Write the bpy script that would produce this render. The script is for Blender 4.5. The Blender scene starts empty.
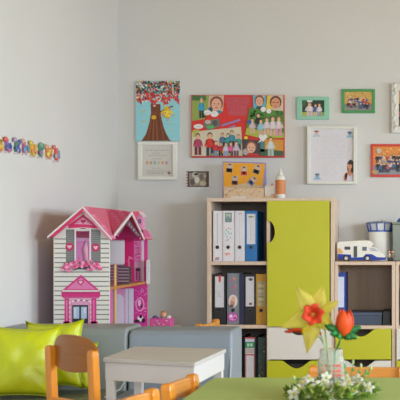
import bpy, bmesh, math, random
from mathutils import Vector, Matrix
random.seed(7)
PI = math.pi
S = bpy.context.scene
COLL = S.collection

# ------------------------------------------------------------------ camera, world, lights, exposure
F, PX, HY, EYE = 1050.0, 410.0, 240.0, 1.07          # focal length in pixels, principal point, eye height
cam = bpy.data.cameras.new('camera'); cam_o = bpy.data.objects.new('camera', cam); COLL.objects.link(cam_o)
cam_o.location = (0, 0, EYE); cam_o.rotation_euler = (PI/2, 0, 0)
cam.sensor_width = 36; cam.lens = F/400*36
cam.shift_x = -(PX-200)/400; cam.shift_y = (HY-200)/400
cam.clip_start = .05; cam.clip_end = 60
cam.dof.use_dof = True; cam.dof.focus_distance = 5.6; cam.dof.aperture_fstop = 9.0
S.camera = cam_o

S.view_settings.view_transform = 'Standard'
S.view_settings.look = 'None'
S.view_settings.gamma = 1
S.view_settings.use_curve_mapping = False
S.view_settings.exposure = 0.37

w = bpy.data.worlds.new('sky'); S.world = w; w.use_nodes = True
w.node_tree.nodes['Background'].inputs[0].default_value = (.72, .86, 1, 1)
w.node_tree.nodes['Background'].inputs[1].default_value = 1.0

def area(name, loc, rot, sx, sy, power, col):
    l = bpy.data.lights.new(name, 'AREA'); l.shape = 'RECTANGLE'; l.size = sx; l.size_y = sy
    l.energy = power; l.color = col
    o = bpy.data.objects.new(name, l); o.location = loc; o.rotation_euler = rot; COLL.objects.link(o)
    return o
# daylight through the two windows of the right wall plus a fill added behind the camera
area('daylight', (3.34, 1.5, 1.55), (0, PI/2-math.radians(42), 0), 1.15, 2.0, 235, (.76, .88, 1))
area('daylight', (3.34, 5.3, 1.5), (0, PI/2-math.radians(42), 0), 1.05, 1.5, 95, (.76, .88, 1))
area('daylight', (.6, -1.74, 1.5), (PI/2-math.radians(40), 0, 0), 2.6, 1.1, 110, (.80, .90, 1))  # frontal fill added behind the camera, set in an unseen window

# ------------------------------------------------------------------ helpers
def lin(h):
    if isinstance(h, (tuple, list)):
        v = [c/255 for c in h[:3]]
    else:
        h = h.lstrip('#'); v = [int(h[i:i+2], 16)/255 for i in (0, 2, 4)]
    return tuple((c/12.92 if c <= .04045 else ((c+.055)/1.055)**2.4) for c in v) + (1.0,)

def P(x, y, Y):
    return Vector(((x-PX)*Y/F, Y, EYE-(y-HY)*Y/F))

def material(name, rough=.6, vary=.06, scale=12, bump=.02, bscale=60, metal=0, grain=None, sheen=0, spec=.5,
             transl=0, alpha=1, trans=0, fixed=None):
    m = bpy.data.materials.new(name); m.use_nodes = True
    nt = m.node_tree; N = nt.nodes; L = nt.links; b = N['Principled BSDF']
    b.inputs['Roughness'].default_value = rough
    b.inputs['Metallic'].default_value = metal
    b.inputs['Specular IOR Level'].default_value = spec
    if sheen: b.inputs['Sheen Weight'].default_value = sheen
    if trans: b.inputs['Transmission Weight'].default_value = trans
    if alpha < 1: b.inputs['Alpha'].default_value = alpha
    if fixed is None:
        a = N.new('ShaderNodeVertexColor'); a.layer_name = 'Col'; src = a.outputs[0]
    else:
        a = N.new('ShaderNodeRGB'); a.outputs[0].default_value = lin(fixed); src = a.outputs[0]
    tc = N.new('ShaderNodeTexCoord')
    n = N.new('ShaderNodeTexNoise'); n.inputs['Scale'].default_value = scale; n.inputs['Detail'].default_value = 4
    mp = N.new('ShaderNodeMapping'); L.new(tc.outputs['Object'], mp.inputs[0]); L.new(mp.outputs[0], n.inputs[0])
    if grain == 'x': mp.inputs['Scale'].default_value = (.6, 8, 14)
    if grain == 'y': mp.inputs['Scale'].default_value = (8, .6, 14)
    if grain == 'z': mp.inputs['Scale'].default_value = (9, 9, .5)
    r = N.new('ShaderNodeMapRange'); r.inputs['From Min'].default_value = .3; r.inputs['From Max'].default_value = .7
    r.inputs['To Min'].default_value = 1-vary; r.inputs['To Max'].default_value = 1+vary
    L.new(n.outputs['Fac'], r.inputs['Value'])
    mx = N.new('ShaderNodeMix'); mx.data_type = 'RGBA'; mx.blend_type = 'MULTIPLY'; mx.inputs[0].default_value = 1
    L.new(src, mx.inputs[6]); L.new(r.outputs[0], mx.inputs[7]); L.new(mx.outputs[2], b.inputs['Base Color'])
    if bump:
        n2 = N.new('ShaderNodeTexNoise'); n2.inputs['Scale'].default_value = bscale; L.new(tc.outputs['Object'], n2.inputs[0])
        bp = N.new('ShaderNodeBump'); bp.inputs['Strength'].default_value = bump*5; bp.inputs['Distance'].default_value = .004
        L.new(n2.outputs['Fac'], bp.inputs['Height']); L.new(bp.outputs[0], b.inputs['Normal'])
    if transl:
        out = N['Material Output']; tr = N.new('ShaderNodeBsdfTranslucent'); L.new(mx.outputs[2], tr.inputs[0])
        ms = N.new('ShaderNodeMixShader'); ms.inputs[0].default_value = transl
        L.new(b.outputs[0], ms.inputs[1]); L.new(tr.outputs[0], ms.inputs[2]); L.new(ms.outputs[0], out.inputs[0])
    return m

M = dict(
    wall=material('wall_paint', .85, .015, 1.5, .03, 90, fixed='#CBCAC8'),
    ceiling=material('ceiling_bounce_yellow', .9, .02, 2, .03, 80, fixed='#C8A01C'),  # unseen ceiling; strong yellow chosen to bounce warm light onto the upper walls
    floor=material('floor_linoleum', .45, .06, 3, .01, 50, fixed='#B09868'),
    paint=material('satin_paint', .45, .02, 8, .01, 80),
    paper=material('printed_paper', .55, .05, 90, 0, 60),
    glossy=material('glossy_plastic', .25, .03, 20, 0, 60),
    plastic=material('matt_plastic', .5, .04, 20, .01, 90),
    woodz=material('pale_wood_upright_grain', .5, .07, 5, .01, 70, grain='z'),
    woodx=material('pale_wood_level_grain', .5, .07, 5, .01, 70, grain='x'),
    beech=material('lacquered_beech', .28, .12, 7, .005, 50, grain='z'),
    beechx=material('lacquered_beech_level', .28, .12, 7, .005, 50, grain='x'),
    vinyl=material('soft_vinyl', .42, .03, 5, .03, 220),
    satin=material('lime_satin_cloth', .38, .04, 9, .10, 22),
    leaf=material('leaf_plastic', .5, .2, 40, .02, 60, transl=.2),
    petal=material('gauzy_petal_cloth', .6, .06, 30, .03, 160, transl=.35, alpha=.48),
    bloom=material('blossom_cloth', .6, .08, 40, .02, 80, transl=.25),
    metal=material('brushed_metal', .3, .05, 30, 0, 60, metal=1),
)
def glass_material():
    m = bpy.data.materials.new('clear_glass'); m.use_nodes = True
    nt = m.node_tree; N = nt.nodes; L = nt.links
    b = N['Principled BSDF']; b.inputs['Roughness'].default_value = .12; b.inputs['Transmission Weight'].default_value = 1
    b.inputs['IOR'].default_value = 1.15; b.inputs['Base Color'].default_value = (.93, .96, .94, 1)
    n = N.new('ShaderNodeTexNoise'); n.inputs['Scale'].default_value = 30
    bp = N.new('ShaderNodeBump'); bp.inputs['Strength'].default_value = .2; bp.inputs['Distance'].default_value = .003
    L.new(n.outputs['Fac'], bp.inputs['Height']); L.new(bp.outputs[0], b.inputs['Normal'])
    d = N.new('ShaderNodeBsdfDiffuse'); d.inputs[0].default_value = (.82, .82, .8, 1)
    ms = N.new('ShaderNodeMixShader'); ms.inputs[0].default_value = .13
    L.new(b.outputs[0], ms.inputs[1]); L.new(d.outputs[0], ms.inputs[2]); L.new(ms.outputs[0], N['Material Output'].inputs[0])
    return m
M['glass'] = glass_material()

class MB:
    def __init__(s): s.v = []; s.f = []; s.c = []
    def add(s, vs, fs, col):
        k = len(s.v); s.v += [Vector(v) for v in vs]; c = lin(col)
        for f in fs: s.f.append([k+i for i in f]); s.c.append(c)
        return s
    def box(s, x0, x1, y0, y1, z0, z1, col, R=None):
        vs = [Vector((x, y, z)) for z in (z0, z1) for y in (y0, y1) for x in (x0, x1)]
        if R is not None: vs = [R @ v for v in vs]
        return s.add(vs, [(0, 2, 3, 1), (4, 5, 7, 6), (0, 1, 5, 4), (2, 6, 7, 3), (0, 4, 6, 2), (1, 3, 7, 5)], col)
    def prism(s, pts, d, col):
        pts = [Vector(p) for p in pts]; d = Vector(d); n = len(pts)
        nrm = Vector((0, 0, 0))
        for i in range(n): nrm += pts[i].cross(pts[(i+1) % n])
        if nrm.dot(d) > 0: pts = pts[::-1]
        vs = pts + [p+d for p in pts]
        fs = [tuple(range(n)), tuple(range(2*n-1, n-1, -1))]
        fs += [((i+1) % n, i, n+i, n+(i+1) % n) for i in range(n)]
        return s.add(vs, fs, col)
    def ring(s, rings, col, cap=True, close=False):
        n = len(rings[0]); vs = [p for r in rings for p in r]; fs = []
        m = len(rings)
        for j in range(m-1 if not close else m):
            for i in range(n):
                a = j*n; b = ((j+1) % m)*n
                fs.append((a+i, a+(i+1) % n, b+(i+1) % n, b+i))
        if cap and not close: fs.append(tuple(range(n-1, -1, -1))); fs.append(tuple((m-1)*n+i for i in range(n)))
        return s.add(vs, fs, col)
    def lathe(s, prof, c, col, n=20, cap=True, axis='z'):
        c = Vector(c); rs = []
        for r, z in prof:
            q = []
            for i in range(n):
                a = 2*PI*i/n
                o = Vector((r*math.cos(a), r*math.sin(a), z))
                if axis == 'y': o = Vector((o.x, -o.z, o.y))
                if axis == 'x': o = Vector((o.z, o.x, o.y))
                q.append(c+o)
            rs.append(q)
        return s.ring(rs, col, cap)
    def tube(s, pts, r, col, n=8):
        pts = [Vector(p) for p in pts]; rs = []
        rr = r if isinstance(r, (list, tuple)) else [r]*len(pts)
        for i, p in enumerate(pts):
            t = (pts[min(i+1, len(pts)-1)]-pts[max(i-1, 0)]).normalized()
            up = Vector((0, 0, 1)) if abs(t.z) < .9 else Vector((1, 0, 0))
            a = t.cross(up).normalized(); b = a.cross(t).normalized()
            rs.append([p+(a*math.cos(2*PI*k/n)+b*math.sin(2*PI*k/n))*rr[i] for k in range(n)])
        return s.ring([q[::-1] for q in rs], col)
    def ball(s, c, r, col, n=12, m=8, R=None):
        c = Vector(c)
        if not isinstance(r, (tuple, list)): r = (r, r, r)
        vs = []; fs = []
        for j in range(1, m):
            t = PI*j/m
            for i in range(n):
                a = 2*PI*i/n; o = Vector((r[0]*math.sin(t)*math.cos(a), r[1]*math.sin(t)*math.sin(a), r[2]*math.cos(t)))
                vs.append(c+(R @ o if R is not None else o))
        tp = Vector((0, 0, r[2])); tp = R @ tp if R is not None else tp
        vs.append(c+tp); vs.append(c-tp); T = len(vs)-2; B = T+1
        for i in range(n):
            fs.append((T, i, (i+1) % n)); fs.append((B, (m-2)*n+(i+1) % n, (m-2)*n+i))
            for j in range(m-2): fs.append((j*n+i, (j+1)*n+i, (j+1)*n+(i+1) % n, j*n+(i+1) % n))
        return s.add(vs, fs, col)
    def build(s, name, mat, parent=None, bevel=0, smooth=False, subsurf=0, label=None, seg=2, loc=None, solid=0):
        me = bpy.data.meshes.new(name)
        if parent is not None: o0 = origin_of(parent)
        elif loc is not None: o0 = Vector(loc)
        else:
            xs = [v.x for v in s.v]; ys = [v.y for v in s.v]; zs = [v.z for v in s.v]
            o0 = Vector(((min(xs)+max(xs))/2, (min(ys)+max(ys))/2, min(zs)))
        me.from_pydata([v-o0 for v in s.v], [], s.f)
        ca = me.color_attributes.new('Col', 'FLOAT_COLOR', 'CORNER')
        k = 0
        for p, c in zip(me.polygons, s.c):
            for _ in range(p.loop_total): ca.data[k].color = c; k += 1
            p.use_smooth = smooth
        me.update()
        o = bpy.data.objects.new(name, me); COLL.objects.link(o); me.materials.append(M[mat] if isinstance(mat, str) else mat)
        if parent is None: o.location = o0; ORG[o.name] = o0
        else: o.parent = parent; ORG[o.name] = o0
        if solid:
            q = o.modifiers.new('thickness', 'SOLIDIFY'); q.thickness = solid; q.offset = 0
        if bevel:
            b = o.modifiers.new('edge', 'BEVEL'); b.width = bevel; b.segments = seg; b.limit_method = 'ANGLE'; b.angle_limit = math.radians(40)
        if subsurf:
            q = o.modifiers.new('smooth', 'SUBSURF'); q.levels = subsurf; q.render_levels = subsurf
        if label: o['label'] = label
        return o
ORG = {}
def origin_of(o): return ORG[o.name]
def tag(o, label, cat, group=None, kind=None):
    o['label'] = label; o['category'] = cat
    if group: o['group'] = group
    if kind: o['kind'] = kind
    return o
def thing(name, loc, label, cat, group=None, rz=0, local=False):
    """An Empty at the base of the thing; local=True: parts are drawn about (0,0,0) and turn with it."""
    o = bpy.data.objects.new(name, None); COLL.objects.link(o); o.location = loc; o.rotation_euler = (0, 0, rz)
    o.empty_display_size = .05
    ORG[o.name] = Vector((0, 0, 0)) if local else Vector(loc)
    return tag(o, label, cat, group)
def dup(root, loc, rz, label, group=None, scale=None):
    def cp(o, par):
        c = o.copy(); COLL.objects.link(c)
        if par is not None: c.parent = par
        for ch in list(o.children): cp(ch, c)
        return c
    r = cp(root, None); r.location = loc; r.rotation_euler = (0, 0, rz); r['label'] = label
    if group: r['group'] = group
    if scale: r.scale = (scale,)*3
    return r
def struct(o):
    o['kind'] = 'structure'; return o

class Flat:
    """Printed or painted shapes on a plane facing the camera, given in photograph pixels of that plane."""
    def __init__(s, mb, Y, step=.0005): s.m = mb; s.Y = Y; s.k = 0; s.step = step
    def up(s): s.k += 1; return s
    def pt(s, x, y):
        p = P(x, y, s.Y); p.y = s.Y-s.k*s.step; return p
    def poly(s, pts, col):
        vs = [s.pt(*p) for p in pts]; n = len(vs); a = sum(pts[i][0]*pts[(i+1) % n][1]-pts[(i+1) % n][0]*pts[i][1] for i in range(n))
        if a > 0: vs = vs[::-1]
        s.m.add(vs, [tuple(range(n))], col); return s
    def rect(s, x0, y0, x1, y1, col): return s.poly([(x0, y0), (x1, y0), (x1, y1), (x0, y1)], col)
    def ell(s, cx, cy, rx, ry, col, n=14, rot=0):
        ca, sa = math.cos(rot), math.sin(rot)
        return s.poly([(cx+rx*math.cos(2*PI*i/n)*ca-ry*math.sin(2*PI*i/n)*sa, cy+rx*math.cos(2*PI*i/n)*sa+ry*math.sin(2*PI*i/n)*ca) for i in range(n)], col)
    def heart(s, cx, cy, r, col):
        pts = []
        for i in range(24):
            t = 2*PI*i/24
            pts.append((cx+r*math.sin(t)**3, cy-r*(13*math.cos(t)-5*math.cos(2*t)-2*math.cos(3*t)-math.cos(4*t))/16))
        return s.poly(pts, col)
    def text(s, x0, x1, y, col, h=.4):
        x = x0
        while x < x1:
            w_ = random.uniform(1, 3); s.rect(x, y, min(x+w_, x1), y+h, col); x += w_+.5
        return s
    def person(s, cx, y0, y1, shirt, legs, skin='#D9A98A', hair='#4A3020', w=None):
        h = y1-y0; w = w or h*.34
        s.up(); s.poly([(cx-w*.2, y0+h*.27), (cx+w*.2, y0+h*.27), (cx+w*.46, y0+h*.34), (cx+w*.42, y0+h*.66), (cx-w*.42, y0+h*.66), (cx-w*.46, y0+h*.34)], shirt)
        s.rect(cx-w*.45, y0+h*.64, cx-w*.05, y1, legs); s.rect(cx+w*.05, y0+h*.64, cx+w*.45, y1, legs)
        s.poly([(cx-w*.48, y0+h*.34), (cx-w*.3, y0+h*.34), (cx-w*.5, y0+h*.62), (cx-w*.68, y0+h*.6)], shirt); s.poly([(cx+w*.3, y0+h*.34), (cx+w*.48, y0+h*.34), (cx+w*.68, y0+h*.6), (cx+w*.5, y0+h*.62)], shirt)
        s.up(); s.ell(cx, y0+h*.14, w*.31, h*.13, hair); s.up(); s.ell(cx, y0+h*.175, w*.25, h*.11, skin)
        return s
    def face(s, cx, cy, r, skin, hair, glasses=False):
        s.up(); s.ell(cx, cy-r*.2, r*1.05, r*1.15, hair); s.up(); s.ell(cx, cy, r*.82, r, skin)
        s.up(); s.ell(cx-r*.33, cy-r*.1, r*.13, r*.09, '#3A2A22', 8); s.ell(cx+r*.33, cy-r*.1, r*.13, r*.09, '#3A2A22', 8)
        s.ell(cx, cy+r*.5, r*.3, r*.09, '#B5574F', 8); s.ell(cx, cy+r*.15, r*.1, r*.12, '#C48A70', 8)
        if glasses:
            s.up(); s.rect(cx-r*.65, cy-r*.22, cx+r*.65, cy-r*.14, '#8A3A30')
        return s

# ------------------------------------------------------------------ the room
WX, WY, RX, FY, CZ = -1.908, 6.86, 3.2, -1.6, 3.0
def slab(name, x0, x1, y0, y1, z0, z1, mat): return struct(MB().box(x0, x1, y0, y1, z0, z1, '#FFFFFF').build(name, mat))
slab('floor', WX-.1, RX+.1, FY-.1, WY+.1, -.1, 0, 'floor')
slab('ceiling', WX-.1, RX+.1, FY-.1, WY+.1, CZ, CZ+.1, 'ceiling')
slab('wall_left', WX-.1, WX, FY, WY, 0, CZ, 'wall')
slab('wall_back', WX-.1, RX+.1, WY, WY+.1, 0, CZ, 'wall')
def holed_wall(name, axis, pos0, pos1, a0, a1, holes):
    m = MB()
    def bx(u0, u1, z0, z1):
        if u1-u0 < .001 or z1-z0 < .001: return
        if axis == 'x': m.box(pos0, pos1, u0, u1, z0, z1, '#FFFFFF')
        else: m.box(u0, u1, pos0, pos1, z0, z1, '#FFFFFF')
    u = a0
    for (h0, h1, z0, z1) in holes:
        bx(u, h0, 0, CZ); bx(h0, h1, 0, z0); bx(h0, h1, z1, CZ); u = h1
    bx(u, a1, 0, CZ)
    return struct(m.build(name, 'wall'))
holed_wall('wall_right', 'x', RX, RX+.1, FY, WY, [(.45, 2.55, .85, 2.25), (4.5, 6.1, .85, 2.25)])
holed_wall('wall_front', 'y', FY-.1, FY, WX-.1, RX+.1, [(-.8, 2.0, .85, 2.25)])
def window(name, axis, pos, a0, a1, z0, z1):
    m = MB(); t = .05
    def bx(u0, u1, q0, q1):
        if axis == 'x': m.box(pos+.02, pos+.07, u0, u1, q0, q1, '#E8E8E4')
        else: m.box(u0, u1, pos-.07, pos-.02, q0, q1, '#E8E8E4')
    bx(a0, a1, z0, z0+t); bx(a0, a1, z1-t, z1); bx(a0, a0+t, z0+t, z1-t); bx(a1-t, a1, z0+t, z1-t)
    c = (a0+a1)/2; bx(c-.03, c+.03, z0+t, z1-t)
    return struct(m.build(name, 'paint'))
window('window_1', 'x', RX, .45, 2.55, .85, 2.25)
window('window_2', 'x', RX, 4.5, 6.1, .85, 2.25)
window('fill_window', 'y', FY, -.8, 2.0, .85, 2.25)  # unseen window added to carry the frontal fill

# ------------------------------------------------------------------ cabinets along the back wall
CY = 6.46; CB = 6.855                                  # front plane and back of the cabinets
def X(x, Y=CY): return (x-PX)*Y/F
def Z(y, Y=CY): return EYE-(y-HY)*Y/F
WOOD, LIME, WHITE_F = '#D0B9A6', '#B8B812', '#D6D2CC'
Z1, Z2, Z3 = Z(261.5), Z(325.0), Z(388.5)              # shelf surfaces
T = .0215
def notch_top(x0, x1, y0, y1, cx, hw=14.5, dp=7.8):
    pts = [(x0, y0)]
    for i in range(17):
        t = -1+2*i/16; d = (math.cos(PI*t)+1)/2; pts.append((cx+hw*t, y0+dp*d**.65))
    pts += [(x1, y0), (x1, y1), (x0, y1)]
    return pts
def drawer(parent, x0, x1, y0, y1, cx, col, label):
    d = MB().prism([P(x, y, CY) for x, y in notch_top(x0, x1, y0, y1, cx)], (0, -.018, 0), col).build('drawer', 'paint', parent, bevel=.0015, label=label)
    b = MB(); a0, a1, zb = X(x0)+.012, X(x1)-.012, Z(y1)+.015
    zt = Z(y0)-.062
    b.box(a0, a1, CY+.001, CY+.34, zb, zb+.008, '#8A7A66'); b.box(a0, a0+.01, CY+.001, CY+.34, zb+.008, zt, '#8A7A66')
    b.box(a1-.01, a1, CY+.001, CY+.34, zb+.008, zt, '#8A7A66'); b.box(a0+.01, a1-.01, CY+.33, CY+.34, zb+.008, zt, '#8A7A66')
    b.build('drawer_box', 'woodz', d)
    return d
# tall cabinet
xl, xr = X(207.0), X(334.3); zt = Z(198.0)
tc = thing('tall_cabinet', ((xl+xr)/2, (CY+CB)/2, 0), 'tall pale wood cabinet with open binder shelves on the left and a lime green door', 'cabinet')
m = MB()
m.box(xl, xl+T, CY, CB, 0, zt-T, WOOD); m.box(xr-T*1.05, xr, CY, CB, 0, zt-T, WOOD); m.box(xl, xr, CY, CB, zt-T, zt, WOOD)
xd = X(266.6)
m.box(xd, xd+T, CY, CB-.012, .1, zt-T, WOOD)
for z in (Z1, Z2, Z3): m.box(xl+T, xd, CY, CB-.012, z-T, z, WOOD)
m.box(xd+T, xr-T*1.05, CY+.001, CB-.012, Z2-T, Z2, WOOD)
m.box(xl+T, xr-T*1.05, CY+.03, CY+.05, 0, Z3-T, WOOD)
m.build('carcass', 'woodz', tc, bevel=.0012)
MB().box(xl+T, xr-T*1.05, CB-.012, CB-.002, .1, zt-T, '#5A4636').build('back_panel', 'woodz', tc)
pts = [(267.5, 200.8), (329.6, 200.8), (329.6, 326.3), (267.5, 326.3)]
for i in range(15):
    t = 1-2*i/14; pts.append((267.5+7.6*max(0, 1-t*t)**.5*1.0, 231.8+11.5*t))
door = MB().prism([P(x, y, CY) for x, y in pts], (0, -.018, 0), LIME).build('door', 'paint', tc, bevel=.0015, label='lime green door with a rounded finger cut-out')
drawer(tc, 267.5, 331.6, 327.4, 359.2, 299, WHITE_F, 'white drawer front with curved cut-out')
drawer(tc, 267.5, 331.6, 360.4, 391.5, 296.5, LIME, 'lime green drawer front with curved cut-out')
# low cabinets
def low_cabinet(x0, x1, loc_label, cx, cols):
    a, b = X(x0), X(x1)
    c = thing('low_cabinet', ((a+b)/2, (CY+CB)/2, 0), loc_label, 'cabinet', 'low open cabinets')
    m = MB(); m.box(a, a+T*.95, CY, CB, 0, Z1-T, WOOD); m.box(b-T*.95, b, CY, CB, 0, Z1-T, WOOD); m.box(a, b, CY, CB, Z1-T, Z1, WOOD)
    m.box(a+T*.95, b-T*.95, CY, CB-.012, Z2-.004-T, Z2-.004, WOOD); m.box(a+T*.95, b-T*.95, CY+.03, CY+.05, 0, Z3-T, WOOD)
    m.box(a+T*.95, b-T*.95, CY, CB-.012, Z3-T, Z3, WOOD)
    m.build('carcass', 'woodz', c, bevel=.0012)
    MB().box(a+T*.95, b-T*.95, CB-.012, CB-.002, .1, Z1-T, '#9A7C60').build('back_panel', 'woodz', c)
    drawer(c, x0+1.2, x1-4.0, 328.6, 359.2, cx, cols[0], 'upper drawer front with curved cut-out')
    drawer(c, x0+1.2, x1-4.0, 360.4, 391.5, cx, cols[1], 'lower drawer front with curved cut-out')
    return c
low_cabinet(334.6, 395.2, 'low pale wood cabinet under the toy camper van, lime drawer above a white drawer', 361, (LIME, WHITE_F))
low_cabinet(395.5, 458, 'low pale wood cabinet cut by the right edge of the photo, white drawer above lime', 427, (WHITE_F, LIME))

# ------------------------------------------------------------------ binders
BY = CY+.035
def binder(x0, x1, z, body, label_col, label, hole=True, h=.313, lab=(.12, .62), art=None, group=None, tagcol=None, pages='#D8D4CC', tilt=0):
    """x0,x1 photo pixels of the spine; lab = label from top, to bottom as fractions of the height."""
    a, b = X(x0, BY), X(x1, BY); c = (a+b)/2; w_ = b-a; zt = z+h
    t = thing('ring_binder', (c, BY+.14, z), label, 'binder', 'ring binders in the cabinets')
    m = MB()
    m.box(a, b, BY, BY+.004, z, zt, body); m.box(a, a+.003, BY+.004, BY+.285, z, zt, body); m.box(b-.003, b, BY+.004, BY+.285, z, zt, body)
    m.build('cover', 'plastic', t, bevel=.0012)
    MB().box(a+.006, b-.006, BY+.02, BY+.27, z+.004, zt-.012, pages).build('pages', 'paper', t)
    if label_col:
        q = MB(); y0, y1 = zt-h*lab[0], zt-h*lab[1]; mg = w_*.14
        xs = (a+mg, b-mg)
        q.box(xs[0], xs[1], BY-.0016, BY, y1, y0, label_col)
        kk = [0]
        def r(u0, v0, u1, v1, col, k=1):
            kk[0] += 1; k = .5+kk[0]*.12
            q.box(xs[0]+(xs[1]-xs[0])*u0, xs[0]+(xs[1]-xs[0])*u1, BY-.0016-.0006*k, BY-.0014, y0-(y0-y1)*v1, y0-(y0-y1)*v0, col)
        if art: art(r)
        q.build('spine_label', 'paper', t)
    if hole:
        q = MB(); zc = z+h*.28; r_ = .0115
        q.lathe([(r_, 0), (r_, .0022), (r_*.75, .0022), (r_*.7, .0008)], (c, BY-.003, zc), '#4A4A4E', 18, True, 'y')
        q.lathe([(r_*.72, 0), (r_*.72, .0014)], (c, BY-.003, zc), '#0B0B0D', 16, True, 'y')
        q.build('finger_hole', 'glossy', t)
    if tagcol:
        q = MB(); q.box(c-.004, c+.008, BY-.003, BY-.002, zt-.05, zt-.012, tagcol)
        q.box(c-.004, c+.008, BY-.003, BY+.03, zt-.012, zt-.0115+.004, tagcol); q.build('index_tab', 'paper', t, label='red index tab')
    return t
def lines(n, v0, v1, col='#8F8F95'):
    def art(r):
        for i in range(n):
            v = v0+(v1-v0)*i/n; r(.25, v, .25+random.uniform(.3, .5), v+.012, col)
    return art
def art_w1(r):
    for i in range(14): r(.42, .04+i*.045, .56, .04+i*.045+.028, '#9A9AA2')
    r(.2, .93, .8, .955, '#B26A60'); r(.1, .965, .7, .98, '#7A5A55')
def art_w2(r):
    r(.12, .03, .92, .22, '#6F8A7A'); r(.2, .05, .8, .13, '#A8B8A8'); r(.3, .1, .6, .2, '#7D8FB0')
    for (u, v, c) in ((.2, .36, '#5CB8A8'), (.45, .33, '#E8825A'), (.7, .34, '#7CC4B4'), (.15, .45, '#62B4B8'), (.55, .44, '#6DBBA6'), (.8, .43, '#70B0C0'),
                      (.3, .5, '#4FA8A0'), (.7, .52, '#67B8A8'), (.4, .56, '#D07090'), (.2, .57, '#7CC0B0'), (.45, .4, '#58B0C8'), (.1, .4, '#88C8B8')):
        r(u, v, u+.13, v+.03, c)
    r(.2, .84, .4, .89, '#D8846A'); r(.45, .83, .7, .88, '#E09A80')
def art_w3(r):
    for i in range(12): r(.44, .06+i*.05, .54, .06+i*.05+.02, '#B6B0C0')
    r(.3, .04, .8, .055, '#C08A9A')
def art_blue(r):
    r(.2, .08, .85, .12, '#A8A860'); r(.3, .09, .6, .115, '#3A3A30')
    for i in range(10): r(.4, .2+i*.07, .55, .2+i*.07+.03, '#B4B4C4')
G1 = None
zb = Z1
binder(213.0, 222.0, zb, '#D2CFD6', '#D9D7DD', 'white binder at the far left of the top shelf, brown print at its foot', lab=(.01, .99), art=art_w1)
binder(222.4, 234.2, zb, '#D5D3DA', '#DBD9DF', 'white binder with small photo and turquoise floral spine print', lab=(.01, .99), art=art_w2)
binder(234.6, 244.8, zb, '#D3D1D9', '#D8D6DE', 'plain white binder between the floral one and the blue one', lab=(.01, .99), art=art_w3)
binder(245.2, 257.0, zb, '#1C6FB4', '#D3D4DC', 'bright blue binder with a white label on the top shelf', lab=(.06, .66), art=art_blue)
zb = Z2
binder(213.4, 225.6, zb, '#1A1A1E', '#C9CAD2', 'black binder with white label and red index tab, left end of middle shelf', lab=(.05, .66), art=lines(3, .5, .7), tagcol='#D8301E')
def art_grey(r):
    rnd = random.Random(3)
    for i in range(16):
        u, v = rnd.uniform(.05, .75), rnd.uniform(.05, .42); r(u, v, u+.14, v+.03, rnd.choice(['#C05088', '#D8784A', '#8A6AA8', '#B8508A', '#D0A090']))
g = binder(227.0, 239.2, zb, '#6F7680', '#7C838C', 'grey binder covered with pink and orange stickers', h=.318, lab=(.01, .99), art=art_grey, pages='#7A7AA0')
q = MB(); f = Flat(q, BY-.003, .0006)
f.ell(233, 301, 4.6, 6.4, '#D8CFCB', 20); f.up(); f.ell(232.5, 303, 2.2, 4, '#B98070'); f.up(); f.ell(233.2, 299, 2, 2.6, '#D8AA94'); f.up(); f.ell(231.5, 306, 2, 1.5, '#6A4A50')
f.k = 0; f.ell(232.8, 317, 5.4, 4.8, '#A83E98', 20); f.up(); f.ell(232.8, 317, 4.2, 3.6, '#D88AC8', 20)
f.up(); f.ell(231, 316, 1.4, 1.2, '#F0E0F0'); f.ell(234.8, 318, 1.5, 1.2, '#B02880'); f.ell(233.2, 314.6, 1, .8, '#6A2A90')
q.build('sticker', 'paper', g, label='round photo sticker and round magenta sticker')
binder(239.6, 243.8, zb, '#20264A', None, 'thin dark blue binder squeezed beside the stickered grey binder', hole=False, h=.312)
b3 = binder(244.2, 255.6, zb, '#17171B', '#CDCDD6', 'black binder with a crooked white label and two small stamps', lab=(.055, .64),
            art=lambda r: (r(.35, .06, .9, .12, '#7F8A3A'), r(.45, .045, .75, .14, '#5A3A6A'), r(.4, .88, .75, .95, '#6A4030')))
binder(256.0, 266.2, zb, '#B5861A', '#A8A27C', 'mustard yellow binder with a pale grey-green label', lab=(.15, .64),
       art=lambda r: [r(.1, .04+i*.11, .9, .04+i*.11+.035, c) for i, c in enumerate(['#7A8A8A', '#C4C0A8', '#5F8A50', '#BAB6A0', '#8A8AA0', '#6A8A60', '#C8C4B0', '#8A8478'])])
zb = Z3
binder(228.5, 242.0, zb, '#101014', None, 'black binder on the bottom shelf hidden behind the sofa end')
def art_green(r):
    r(0, 0, 1, .03, '#C4564C'); r(0, .03, 1, .085, '#C8CCE0'); r(0, .09, 1, .21, '#1E8A5A'); r(.2, .12, .45, .18, '#BFD8C8'); r(.55, .12, .8, .18, '#BFD8C8')
    r(0, .22, 1, .32, '#B9AEB0'); r(0, .335, 1, .36, '#C0483C'); r(0, .36, .1, 1, '#C88080'); r(.92, .36, 1, 1, '#C88080')
    r(.25, .88, .85, .93, '#2A2A30')
binder(243.6, 256.2, zb, '#1B1B20', '#CFCFDA', 'binder with green band and red lines on its white spine, bottom shelf', lab=(.005, .995), art=art_green, hole=False)
def art_dark(r):
    rnd = random.Random(5)
    for i in range(26):
        u, v = rnd.uniform(0, .85), rnd.uniform(.02, .95); r(u, v, u+.16, v+.03, rnd.choice(['#7A3A48', '#3A6A5A', '#A09A8A', '#5A5A3A', '#2A4A5A', '#8A6A2A']), 1)
binder(257.6, 266.0, zb, '#1E2A2A', '#26403C', 'dark green patterned binder at the right of the bottom shelf', lab=(.01, .99), art=art_dark, hole=False)
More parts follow.
